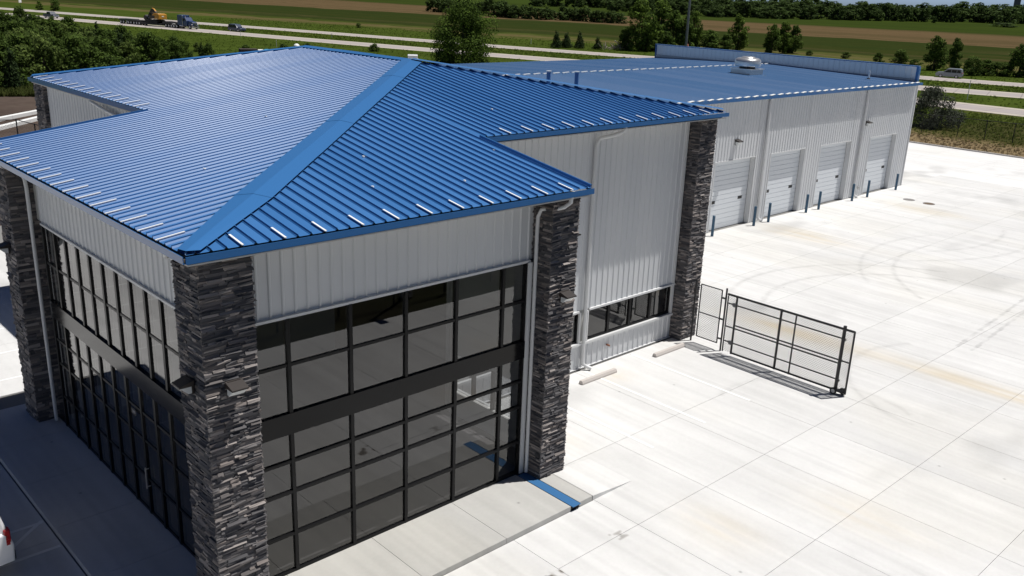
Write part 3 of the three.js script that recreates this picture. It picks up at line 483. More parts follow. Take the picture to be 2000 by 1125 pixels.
// ---------------------------------------------------------------- wheel stops
for (const [a, b, L] of [[22.72, 24.57, 'concrete wheel stop in the bay beside the downspout'], [26.94, 28.77, 'concrete wheel stop in the bay beside the chain-link gate']]) {
  const s = new THREE.Shape(); [[-.09, 0], [-.09, .05], [-.05, .125], [.05, .125], [.09, .05], [.09, 0]].forEach((p, i) => i ? s.lineTo(...p) : s.moveTo(...p));
  const g = new THREE.ExtrudeGeometry(s, { depth: b - a, bevelEnabled: true, bevelSize: .012, bevelThickness: .02, bevelSegments: 2 }); g.rotateY(Math.PI / 2);
  const m = new THREE.Mesh(g, std(.5, .46, .43, .9, { map: dirt })); m.name = numbered('wheel_stop'); m.position.set(a, .004, -20.03); m.castShadow = m.receiveShadow = true; scene.add(m); tagged(m, L, 'wheel stop');
}
for (const [u, v, r, L] of [[65.9, 26.1, .38, 'rust-brown round manhole cover set in the pale concrete'], [66.0, 27.6, .38, 'grey round manhole cover set in the pale concrete']]) {
  const m = thing('manhole_cover', L, 'manhole cover', u, .001, v); loc(m, 'rim', new THREE.TorusGeometry(r, .03, 6, 28).rotateX(Math.PI / 2).scale(1, .3, 1), M.dark); loc(m, 'lid', new THREE.CylinderGeometry(r, r, .012, 28), r && u < 66 ? std(.12, .08, .05, .8) : std(.2, .19, .18, .8));
}
// ---------------------------------------------------------------- chain-link gate and fences
function chain(u0, y0, u1, y1, cell, r) { // diagonal wires over a rectangle in local x, y
  const L = [], W = u1 - u0, Hh = y1 - y0, tri3 = (ax, ay, bx2, by) => { const dx = bx2 - ax, dy = by - ay, l = Math.hypot(dx, dy); if (l < .02) return; const g = new THREE.CylinderGeometry(r, r, l, 3, 1, true); g.rotateZ(Math.atan2(dy, dx) - Math.PI / 2); L.push(g.translate((ax + bx2) / 2, (ay + by) / 2, 0)); };
  for (let c = -Hh; c < W; c += cell) { const xa = Math.max(0, c), xb = Math.min(W, c + Hh); tri3(u0 + xa, y0 + xa - c, u0 + xb, y0 + xb - c); tri3(u0 + xa, y1 - (xa - c), u0 + xb, y1 - (xb - c)); }
  return mergeGeometries(L);
}
const V3 = (x, y, z = 0) => new THREE.Vector3(x, y, z);
{ // local x runs from the building pillar outwards (towards -v), z = 0 plane at u = 29.55
  const turn = Math.PI * 1.5; // local +x -> world +z (= -v)
  const wg = thing('pedestrian_gate', 'narrow black chain-link gate panel between stone pillar and gate post', 'gate', 29.58, 0, 20.3, null, turn);
  for (const x of [.05, 1.5]) loc(wg, 'post', bar(V3(x, 0), V3(x, 2.63), .038, 10), M.black);
  loc(wg, 'frame_upright', bar(V3(.3, .28), V3(.3, 2.5), .026, 8), M.black); loc(wg, 'frame_upright', bar(V3(1.3, .28), V3(1.3, 2.5), .026, 8), M.black);
  for (const y of [.28, 1.32, 2.5]) loc(wg, 'rail', bar(V3(.3, y), V3(1.3, y), .024, 8), M.black);
  loc(wg, 'chain_link_mesh', chain(.3, .28, 1.3, 2.5, .098, .0062), M.black).userData.kind = 'stuff';
  for (const y of [.5, 1.32, 2.2]) loc(wg, 'hinge', bx(.12, .06, .05, 1.4, y, 0), M.black);
  const sg = thing('sliding_gate', 'wide black chain-link rolling gate with wheels, standing on the concrete', 'gate', 29.42, 0, 18.62, null, turn);
  const xs = [.42, 2.36, 2.98, 4.88, 5.26];
  for (const [x, r, y] of [[.02, .028, 2.42], [.42, .042, 2.5], [2.36, .046, 2.52], [2.98, .03, 2.46], [4.88, .062, 2.6], [5.26, .036, 2.5]]) loc(sg, 'frame_upright', bar(V3(x, .1), V3(x, y), r, 10), M.black);
  for (const [y, r, a, b] of [[2.48, .046, 0, 5.26], [2.12, .028, 0, 4.88], [1.30, .03, .42, 5.26], [1.17, .03, 0, 4.88], [.56, .028, 0, 4.88], [.14, .04, .42, 5.26]]) loc(sg, 'rail', bar(V3(a, y), V3(b, y), r, 8), M.black);
  loc(sg, 'chain_link_mesh', chain(0, .14, 5.26, 2.46, .098, .0062), M.black).userData.kind = 'stuff';
  for (const y of [.56, 2.12]) { loc(sg, 'latch_plate', bx(.16, .16, .05, .36, y, .03), std(.09, .09, .1, .4)); loc(sg, 'bracket', bx(.1, .07, .1, 4.95, y, .05), M.dark); loc(sg, 'bracket', bx(.08, .06, .1, 2.4, y, .05), M.dark); }
  for (const [x, z] of [[4.86, .12], [5.12, -.1]]) { const w = loc(sg, 'wheel', new THREE.TorusGeometry(.1, .035, 8, 20), M.rubber, x, .136, z); loc(w, 'rim', new THREE.CylinderGeometry(.075, .075, .05, 16).rotateX(Math.PI / 2), M.steel); }
  loc(sg, 'axle_bracket', bx(.5, .05, .22, 5, .16, 0), M.black);
}
function fence(label, pts, h, name = 'chain_link_fence', gap = 3, post = .04, w = .005, cell = .16) {
  const p0 = pts[0], f = thing(name, label, 'fence', p0[0], 0, p0[1]); const top = [];
  for (let i = 1; i < pts.length; i++) {
    const a = pts[i - 1], b = pts[i], dx = b[0] - a[0], dz = -(b[1] - a[1]), L = Math.hypot(dx, dz), n = Math.round(L / gap), ox = a[0] - p0[0], oz = -(a[1] - p0[1]);
    for (let k = i === 1 ? 0 : 1; k <= n; k++) loc(f, 'post', new THREE.CylinderGeometry(post, post, h + .05, 8).translate(0, (h + .05) / 2, 0), M.black, ox + dx * k / n, 0, oz + dz * k / n);
    loc(f, 'top_rail', bar(V3(ox, h, oz), V3(ox + dx, h, oz + dz), .032, 6), M.black);
    const g = chain(0, .05, L, h, cell, w); g.rotateY(Math.atan2(-dz, dx)); g.translate(ox, 0, oz); loc(f, 'chain_link_mesh', g, M.black).userData.kind = 'stuff';
  }
}
fence('black chain-link fence on the grass beyond the yard kerb', [[101.8, 62], [103.4, 43.2], [104.2, 39.6], [106.2, 26], [108, 10]], 2.1, 'chain_link_fence', 3, .045, .005, .2);
fence('black chain-link fence at the unfinished dirt lot', [[8, 84], [21.3, 81], [24, 62]], 2.1, 'chain_link_fence', 3.2, .05, .004, .25);
fence('black chain-link fence along the open front edge of the yard', [[11, 2.2], [34, 2.2]], 2.0, 'chain_link_fence', 3, .05, .004, .25);

// ---------------------------------------------------------------- trees and shrubs
const leafMat = new THREE.MeshPhysicalMaterial({ vertexColors: true, roughness: 1, specularIntensity: .12, transmission: .3, thickness: 0, side: THREE.DoubleSide });
const bark = std(.06, .048, .038, .95);
function crown(lobes, n, size, c1, c2) {
  const pos = new Float32Array(n * 18), col = new Float32Array(n * 18), q = new THREE.Vector3(), d = new THREE.Vector3(), a = new THREE.Vector3(), b = new THREE.Vector3(), e = new THREE.Vector3();
  const vol = lobes.map(l => Math.pow(l[3] * l[4] * l[5], .67)), tot = vol.reduce((x, y) => x + y, 0), tint = lobes.map(() => rr(-.3, .3));
  for (let i = 0; i < n; i++) {
    let r = rnd() * tot, k = 0; while (r > vol[k] && k < lobes.length - 1) r -= vol[k++];
    const l = lobes[k]; d.set(rr(-1, 1), rr(-1, 1), rr(-1, 1)).normalize(); const s = .45 + .6 * Math.pow(rnd(), .6);
    q.set(l[0] + d.x * l[3] * s, Math.max(.08, l[1] + d.y * l[4] * s), l[2] + d.z * l[5] * s);
    e.set(d.x + rr(-.9, .9), d.y + rr(-.6, .9), d.z + rr(-.9, .9)).normalize(); a.set(rr(-1, 1), rr(-1, 1), rr(-1, 1)).cross(e).normalize(); b.crossVectors(e, a);
    const L = size * rr(.55, 1.25), W = L * rr(.4, .7), t = clamp(.5 + tint[k] + rr(-.45, .45), 0, 1), c = mixc(c1, c2, t);
    const pts = [[-L, 0], [0, -W], [L, 0], [-L, 0], [L, 0], [0, W]];
    pts.forEach((p, j) => { const o = i * 18 + j * 3; pos[o] = q.x + a.x * p[0] + b.x * p[1]; pos[o + 1] = Math.max(.02, q.y + a.y * p[0] + b.y * p[1]); pos[o + 2] = q.z + a.z * p[0] + b.z * p[1]; col[o] = c[0]; col[o + 1] = c[1]; col[o + 2] = c[2]; });
  }
  const g = new THREE.BufferGeometry(); g.setAttribute('position', new THREE.BufferAttribute(pos, 3)); g.setAttribute('color', new THREE.BufferAttribute(col, 3)); g.computeVertexNormals(); return g;
}
function trunk(h, r, lobes) {
  const L = [new THREE.CylinderGeometry(r * .5, r, h, 8).translate(0, h / 2, 0)];
  for (const l of lobes.slice(0, 7)) { const a = V3(0, h * rr(.45, .9), 0), b = V3(l[0], l[1], l[2]), m = bar(a, b, r * .3, 5); L.push(m); }
  return merge(L);
}
function lobeSet(h, w, n, low = .15, bulge = 1) { // n foliage clumps filling an irregular crown of height h, width w
  const out = [];
  for (let i = 0; i < n; i++) {
    const t = (i + rnd()) / n, y = h * lerp(low, .9, t), R = w / 2 * Math.sin(Math.PI * clamp(lerp(.22, .93, t) ** bulge, 0, 1)) * rr(.35, .85), an = rnd() * 6.283, s = w * rr(.09, .2);
    out.push([Math.cos(an) * R, y, Math.sin(an) * R, s * rr(.8, 1.2), s * rr(.7, 1.1), s * rr(.8, 1.2)]);
  }
  return out;
}
const DK = [.04, .068, .014], MD = [.092, .142, .026], BR = [.15, .225, .036], SIL = [.12, .135, .095], SILD = [.05, .058, .042];
function proto(h, w, n, cards, size, c1, c2, tr, low) { const lobes = lobeSet(h, w, n, low), g = new THREE.Group(); const a = new THREE.Mesh(trunk(h * .62, tr, lobes), bark); a.name = 'trunk'; const c = new THREE.Mesh(crown(lobes, cards, size, c1, c2), leafMat); c.name = 'crown'; for (const m of [a, c]) m.castShadow = m.receiveShadow = true; g.add(a, c); g.userData.h = h; g.userData.w = w; return g; }
const kinds = {
  shrub: [0, 1, 2, 3, 4].map(k => proto(5, 5.2, 26, 2600, .21, k % 2 ? DK : [.05, .08, .018], k === 2 ? [.15, .20, .05] : MD, .12, .05)),
  cedar: [0, 1].map(() => { const lobes = []; for (let i = 0; i < 12; i++) { const t = i / 11; lobes.push([rr(-.3, .3), .5 + t * 5, rr(-.3, .3), 1.7 * (1 - t) + .3, .7, 1.7 * (1 - t) + .3]); } const g = new THREE.Group(); const a = new THREE.Mesh(trunk(4.5, .14, []), bark); a.name = 'trunk'; const c = new THREE.Mesh(crown(lobes, 1500, .24, [.022, .038, .014], [.046, .074, .024]), leafMat); c.name = 'crown'; g.add(a, c); g.userData.h = 6; g.userData.w = 3.8; return g; }),
  tree: [0, 1, 2, 3].map(k => proto(10, 6.5, 40, 3600, .3, DK, k % 2 ? BR : [.11, .17, .032], .2, .03)),
  far: [0, 1, 2, 3, 4].map(k => proto(15, 15, 18, 900, .95, [.03, .05, .014], [.08, .124, .032], .3, .06)),
};
function plant(kind, name, label, category, group, u, v, h, w, k) {
  const src = kinds[kind][k ?? Math.floor(rnd() * kinds[kind].length)], g = src.clone(); g.userData = {};
  g.name = numbered(name); g.position.set(u, -.05, -v); g.rotation.y = rnd() * 6.283; const s = w / src.userData.w; g.scale.set(s, h / src.userData.h, s); scene.add(g); return tagged(g, label, category, group);
}
const pxPlant = (kind, name, label, category, group, px, py, hp, wp, k) => { const [u, v] = pixGround(px, py), D = Math.hypot(u, v, EYE); return plant(kind, name, label, category, group, u, v, hp * D / FPX * .98, wp * D / FPX, k); };
{ // the big tree by the road
  const [u, v] = pixGround(903, 126), t = thing('roadside_tree', 'big broad dark green tree between the blue roof and the highway', 'tree', u, -.05, v), lobes = lobeSet(11.6, 13.4, 60, .05, .85);
  loc(t, 'trunk', trunk(7, .28, lobes), bark); loc(t, 'crown', crown(lobes, 22000, .2, [.03, .054, .011], [.12, .185, .03]), leafMat);
}
{ // grey-leaved shrub behind the fence
  const [u, v] = pixGround(1822, 252), t = thing('silver_shrub', 'grey-green shrub beside the fence past the service building corner', 'shrub', u + 2, -.05, v + .8), lobes = lobeSet(4.7, 6.8, 34, .04);
  loc(t, 'stem', trunk(3, .1, lobes), bark); loc(t, 'crown', crown(lobes, 8000, .12, SILD, SIL), leafMat);
}
{ // thicket beyond the dirt lot
  let n = 0, tries = 0; const used = [];
  while (n < 125 && tries++ < 4000) {
    const px = rr(-60, 440), py = rr(62, 176);
    const top = px < 70 ? 52 : px < 240 ? 78 : 84, bot = px < 60 ? 178 : 186 - px * .17;
    if (py < top + (px > 300 ? (px - 300) * .15 : 0) || py > bot) continue;
    const [u, v] = pixGround(px, py); if (used.some(q => Math.hypot(q[0] - u, q[1] - v) < 2.4)) continue; used.push([u, v]);
    const D = Math.hypot(u, v, EYE), sil = px < 70 ? 30 : px < 130 ? 52 : px < 240 ? 62 : 66 + (px - 240) * .14, h = Math.min(rr(3.4, 6), (py - sil + rr(-4, 4)) * D / FPX), cedar = rnd() < .12; if (h < 1.8) continue;
    plant(cedar ? 'cedar' : 'shrub', 'thicket_shrub', cedar ? 'dark pointed cedar in the thicket behind the dirt lot' : 'dark green shrub in the thicket behind the dirt lot', 'shrub', cedar ? 'cedars in the thicket' : 'shrubs in the thicket', u, v, h, h * (cedar ? .55 : rr(.9, 1.2))); n++;
  }
  for (const [px, py, h, w] of [[22, 66, 32, 60], [42, 52, 34, 32], [78, 58, 24, 28], [103, 60, 24, 22], [135, 64, 28, 36], [190, 64, 20, 14], [165, 74, 20, 18], [480, 100, 12, 26], [555, 100, 14, 26], [730, 100, 14, 26], [600, 92, 8, 14]]) pxPlant(py === 64 && w < 20 ? 'cedar' : 'shrub', 'roadside_shrub', 'green shrub on the grass slope below the highway', 'shrub', 'shrubs between thicket and highway', px, py, h, w);
}
for (const [px, py, h, w] of [[1086, 93, 32, 22], [1106, 93, 29, 24], [1131, 94, 32, 22], [1167, 96, 24, 20]]) pxPlant('cedar', 'round_cedar', 'small dark cedar on the far side of the highway', 'shrub', 'cedars across the highway', px, py, h, w);
for (const [px, py, h, w, k] of [[1222, 97, 46, 36, 0], [1246, 99, 98, 62, 1], [1275, 99, 58, 44, 3], [1287, 92, 88, 60, 1], [1312, 98, 78, 52, 0], [1338, 99, 66, 44, 2], [1352, 98, 74, 34, 1], [1262, 100, 34, 40, 3], [1300, 102, 40, 40, 2]]) pxPlant('tree', 'grove_tree', 'leafy green tree in the grove behind the service building', 'tree', 'grove across the highway', px, py, h, w, k);
for (const [px, py, h, w, k, L] of [[1384, 100, 42, 48, 0, 'rounded tree between the grove and the forked tree'], [1415, 101, 34, 36, 2, 'low rounded tree beside the forked tree'], [1440, 98, 66, 42, 3, 'tall forked tree behind the parapet'], [1506, 104, 56, 36, 0, 'upright bushy tree in a trio behind the parapet'], [1528, 104, 58, 34, 3, 'lightest tree of the trio behind the parapet'], [1548, 104, 52, 34, 2, 'tree with open top in the trio behind the parapet'], [1822, 137, 63, 42, 0, 'dark upright tree beside the silver car'], [1862, 136, 56, 30, 2, 'slim dark upright tree beyond the silver car'], [1988, 150, 58, 46, 0, 'dark tree at the roadside past the shrubs']]) pxPlant('tree', 'field_tree', L, 'tree', null, px, py, h, w, k);
for (const [px, py, h, w] of [[1716, 122, 18, 24], [1758, 124, 24, 38], [1786, 128, 12, 26], [1897, 147, 32, 42], [1922, 147, 26, 40], [1946, 148, 24, 36], [1964, 149, 18, 30], [1652, 114, 12, 20], [1580, 108, 9, 16], [700, 54, 9, 12], [1220, 96, 14, 16], [1203, 95, 8, 16]]) pxPlant('shrub', 'roadside_bush', 'green bush beside the far highway carriageway', 'shrub', 'bushes along the far carriageway', px, py, h, w);
for (const [px, py, h, w] of [[108, 21, 22, 20], [78, 20, 16, 14]]) pxPlant('tree', 'lone_tree', 'small lone tree in the field beyond the highway', 'tree', 'lone trees in the field', px, py, h, w);
{ // woods along the horizon
  const belts = [[835, 1010, 22, 36, 15, 30, 40], [980, 1215, 34, 46, 22, 24, 36], [1040, 1420, 12, 22, 26, 26, 44], [1190, 1400, 22, 32, 14, 26, 38], [1380, 2030, 33, 47, 40, 27, 44], [1380, 2030, 25, 38, 34, 23, 48], [1380, 1640, 20, 25, 16, 24, 40]];
  const L = ['tree in the near wood behind the stubble field', 'bushy tree in the hedge behind the cedars', 'distant tree in the wood on the horizon', 'tree in the hedge behind the grove', 'tree at the edge of the horizon wood', 'tree inside the horizon wood', 'tree at the back of the horizon wood'];
  belts.forEach(([x0, x1, y0, y1, n, h, w], b) => { for (let i = 0; i < n; i++) { const t = (i + rr(.1, .9)) / n, px = lerp(x0, x1, t), py = lerp(y0, y1, t) + rr(-1, 1); const k = rr(.7, 1.15); pxPlant('far', 'woodland_tree', L[b], 'tree', 'woods: ' + L[b], px, py, h * k, w * rr(.7, 1.1)); } });
  for (const [px, py, h, w] of [[1402, 31, 19, 20], [1428, 32, 12, 12], [1446, 31, 14, 14], [1823, 45, 12, 12], [1960, 53, 8, 60]]) pxPlant('far', 'woodland_tree', 'single tree standing free in front of the horizon wood', 'tree', 'free-standing trees before the wood', px, py, h, w);
}
{ // brush pile of dead branches
  const [u, v] = pixGround(1205, 97), b = thing('brush_pile', 'pile of pale dead branches on the grass by the far carriageway', 'brush pile', u, -.05, v), pale = std(.3, .26, .21, .9), G = [];
  for (let i = 0; i < 60; i++) { const x = rr(-5, 4), a = V3(x, rr(0, .5), rr(-1, 1)); G.push(bar(a, V3(x + rr(-1.6, 1.6), rr(.3, 2.1), a.z + rr(-1, 1)), rr(.03, .09), 5)); }
  loc(b, 'branches', merge(G), pale); loc(b, 'log', pipe([V3(1, .1, .4), V3(.4, 1, .3), V3(-.5, 1.9, .3), V3(-1.4, 2.3, .2)], .12, 6), std(.5, .46, .4, .9)); loc(b, 'log', pipe([V3(3.2, 0, .2), V3(3.4, 1, .3), V3(3.9, 2.1, .3)], .12, 6), std(.5, .46, .4, .9));
}
{ // grass tufts on the verges
  const tuft = []; for (let i = 0; i < 9; i++) { const a = rnd() * 6.283, r = rr(0, .22), l = rr(.16, .42), x = Math.cos(a) * r, z = Math.sin(a) * r, w = .035, b = a + rr(-1, 1); tuft.push(V3(x - w * Math.sin(b), 0, z + w * Math.cos(b)), V3(x + w * Math.sin(b), 0, z - w * Math.cos(b)), V3(x + Math.cos(b) * .14, l, z + Math.sin(b) * .14)); }
  const g = tri(tuft), list = [], c = new THREE.Color(), m4 = new THREE.Matrix4();
  const add = (u, v, s, col) => list.push([u, v, s, col]);
  for (let i = 0; i < 15000; i++) { const u = rr(95.6, 132), v = rr(18, 66), t = smooth(99, 105.5, u + rr(-2, 2)); if (t < .5 && rnd() < .45) continue; if (t > .5 && rnd() < .35) continue; add(u, v, t < .5 ? rr(.35, .8) : (u > 108 && u < 128 ? rr(.45, .9) : rr(.3, .7)), t < .5 ? [.24, .19, .11] : mixc([.085, .12, .02], [.18, .21, .05], rnd())); }
  for (let i = 0; i < 22000; i++) { const v = rr(20, 330), a = rnd(), N = nU(v), F = fU(v); const u = a < .4 ? lerp(N + 6, F - 6, rnd()) : a < .7 ? F + 6 + rnd() * 40 : N - 6 - rnd() * 45; if (v < 120 && Math.abs(u - rampU(v)) < 6.4) continue; if (v < 119 && u < 110 && v > 66) continue; add(u, v, rr(.4, 1.0), mixc([.055, .09, .01], [.12, .165, .024], rnd())); }
  for (let i = 0; i < 2500; i++) { const [u, v] = pixGround(rr(-20, 120), rr(168, 188)); add(u, v, rr(.8, 1.8), mixc([.04, .06, .012], [.09, .10, .03], rnd())); }
  const im = new THREE.InstancedMesh(g, new THREE.MeshPhysicalMaterial({ roughness: 1, specularIntensity: .1, side: THREE.DoubleSide }), list.length); list.forEach(([u, v, s, col], i) => { m4.makeRotationY(rnd() * 6.283).scale(V3(s, s, s)).setPosition(u, -.05, -v); im.setMatrixAt(i, m4); im.setColorAt(i, c.setRGB(...col)); });
  im.name = 'verge_grass'; tagged(im, 'tufts of grass on the road verges and by the kerb', 'grass'); im.userData.kind = 'stuff'; im.castShadow = true; scene.add(im);
}
// ---------------------------------------------------------------- vehicles
const GL = std(.015, .018, .022, .08), CHROME = std(.6, .6, .6, .2, { metalness: .9 }), RED = std(.35, .01, .01, .3), LAMP = std(.75, .75, .7, .2);
const paint = (r, g, b) => new THREE.MeshPhysicalMaterial({ color: C(r, g, b), roughness: .35, clearcoat: .4, clearcoatRoughness: .12, side: THREE.DoubleSide });
function prof(pts, w, bev = .05) { const s = new THREE.Shape(); pts.forEach((p, i) => i ? s.lineTo(...p) : s.moveTo(...p)); return new THREE.ExtrudeGeometry(s, { depth: w - bev * 2, bevelEnabled: true, bevelSize: bev, bevelThickness: bev, bevelSegments: 2 }).translate(0, 0, -(w - bev * 2) / 2); }
function wheel(g, x, z, r, w = .24) { const t = loc(g, 'wheel', new THREE.CylinderGeometry(r, r, w, 20).rotateX(Math.PI / 2), M.rubber, x, r, z); loc(t, 'rim', new THREE.CylinderGeometry(r * .6, r * .6, w + .02, 14).rotateX(Math.PI / 2), M.steel); return t; }
// front towards +x, ground at y = 0
function suv(g, col, L = 4.8, W = 1.88, H = 1.78) {
  const h = L / 2;
  loc(g, 'body', prof([[-h, .38], [-h - .02, .75], [-h + .05, 1.05], [h - 1.35, 1.05], [h - .25, .98], [h, .82], [h, .38], [h - .5, .3], [h - .62, .55], [h - .8, .68], [h - 1.1, .68], [h - 1.3, .5], [h - 1.36, .3], [-h + 1.45, .3], [-h + 1.36, .52], [-h + 1.18, .68], [-h + .88, .68], [-h + .68, .55], [-h + .55, .34]], W), col);
  loc(g, 'cabin', prof([[-h + .06, 1.03], [-h + .24, H - .1], [-h + .45, H], [h - 2.35, H], [h - 2.1, H - .06], [h - 1.3, 1.03]], W - .12, .07), col);
  for (const z of [-1, 1]) { const Z = z * (W / 2 - .052); const win = (pts) => loc(g, 'side_window', prof(pts, .03, .004), GL, 0, 0, Z); win([[-h + .3, 1.08], [-h + .42, H - .16], [-h + 1.0, H - .14], [-h + 1.0, 1.08]]); win([[-h + 1.1, 1.08], [-h + 1.1, H - .14], [-h + 2.0, H - .14], [-h + 2.0, 1.08]]); win([[-h + 2.1, 1.08], [-h + 2.1, H - .14], [h - 2.2, H - .16], [h - 1.52, 1.08]]); }
  const ws = bx(.03, .78, W - .36); ws.rotateZ(.98); loc(g, 'windshield', ws, GL, h - 1.66, 1.39, 0); const rw = bx(.03, .5, W - .34); rw.rotateZ(-.24); loc(g, 'rear_window', rw, GL, -h + .12, 1.36, 0);
  for (const x of [h - .95, -h + 1.02]) for (const z of [-1, 1]) wheel(g, x, z * (W / 2 - .13), .36);
  for (const z of [-1, 1]) { loc(g, 'headlight', rbx(.1, .16, .36, h - .03, .82, z * (W / 2 - .24)), LAMP); loc(g, 'taillight', rbx(.14, .42, .2, -h + .05, .98, z * (W / 2 - .1)), RED); loc(g, 'roof_rail', bar(V3(-h + .5, H + .05, z * (W / 2 - .25)), V3(h - 2.4, H + .05, z * (W / 2 - .25)), .022), M.dark); }
  loc(g, 'bumper', rbx(.16, .28, W - .04, -h + .0, .48, 0, .05), M.dark); loc(g, 'bumper', rbx(.14, .26, W - .06, h - .02, .46, 0, .05), M.dark); loc(g, 'grille', bx(.04, .2, W - .9, h + .01, .72, 0), M.black);
}
function pickup(g, col) {
  loc(g, 'body', prof([[-2.85, .5], [-2.85, 1.15], [-1.0, 1.15], [-.98, 1.12], [1.4, 1.12], [2.7, 1.05], [2.85, .85], [2.85, .45], [2.4, .4], [2.25, .7], [1.95, .85], [1.6, .85], [1.35, .65], [1.25, .4], [-1.2, .4], [-1.35, .7], [-1.6, .85], [-1.95, .85], [-2.25, .65], [-2.35, .45]], 1.95), col);
  loc(g, 'cabin', prof([[-1.05, 1.1], [-.9, 1.75], [-.7, 1.86], [.55, 1.86], [.75, 1.8], [1.5, 1.1]], 1.78, .07), col); loc(g, 'bed', bx(1.6, .5, 1.55, -1.95, .95, 0), M.dark);
  for (const z of [-1, 1]) { loc(g, 'side_window', prof([[-.8, 1.2], [-.72, 1.7], [-.1, 1.72], [-.1, 1.2]], .03, .004), GL, 0, 0, z * .885); loc(g, 'side_window', prof([[0, 1.2], [0, 1.72], [.55, 1.72], [1.15, 1.2]], .03, .004), GL, 0, 0, z * .885); loc(g, 'headlight', rbx(.1, .2, .34, 2.82, .85, z * .75), LAMP); loc(g, 'taillight', rbx(.06, .36, .16, -2.84, .95, z * .85), RED); for (const x of [1.78, -1.78]) wheel(g, x, z * .84, .4, .26); }
  const ws = bx(.03, .82, 1.6); ws.rotateZ(.83); loc(g, 'windshield', ws, GL, 1.14, 1.47, 0); loc(g, 'bumper', rbx(.18, .24, 1.95, 2.86, .55, 0), CHROME); loc(g, 'bumper', rbx(.18, .2, 1.95, -2.9, .6, 0), CHROME);
}
const heading = (fn, v, dir) => Math.atan2((fn(v - 5) - fn(v + 5)) * 0 + 10 * dir, (fn(v - 5) - fn(v + 5)) * dir) * -1;
// towards smaller v (down the road to the right): world direction (du, -dv) = (fn(v-5)-fn(v+5), +10)
{ let p = pixGround(98, 35); const a = thing('pickup_truck', 'dark pickup truck driving on the near carriageway beside the thicket', 'pickup', nU(p[1]) - .5, -.02, p[1], null, heading(nU, p[1], 1)); pickup(a, paint(.012, .02, .045));
  p = pixGround(463, 61.5); const b = thing('highway_car', 'dark blue sport utility car ahead of the truck on the near carriageway', 'car', p[0], -.02, p[1], null, heading(nU, p[1], 1)); suv(b, paint(.03, .045, .085), 5.2, 2.0, 1.9);
  p = pixGround(1853, 151.5); const c = thing('highway_car', 'silver sport utility car on the far carriageway past the service building', 'car', p[0], -.02, p[1], null, heading(fU, p[1], -1)); suv(c, paint(.24, .27, .3), 4.9, 1.9, 1.8);
  const d = thing('parked_car', 'white sport utility car parked in the building shade on the street side', 'car', 1.82, .0, 21.85, null, Math.PI); suv(d, paint(.8, .8, .8), 4.8, 1.9, 1.85); }
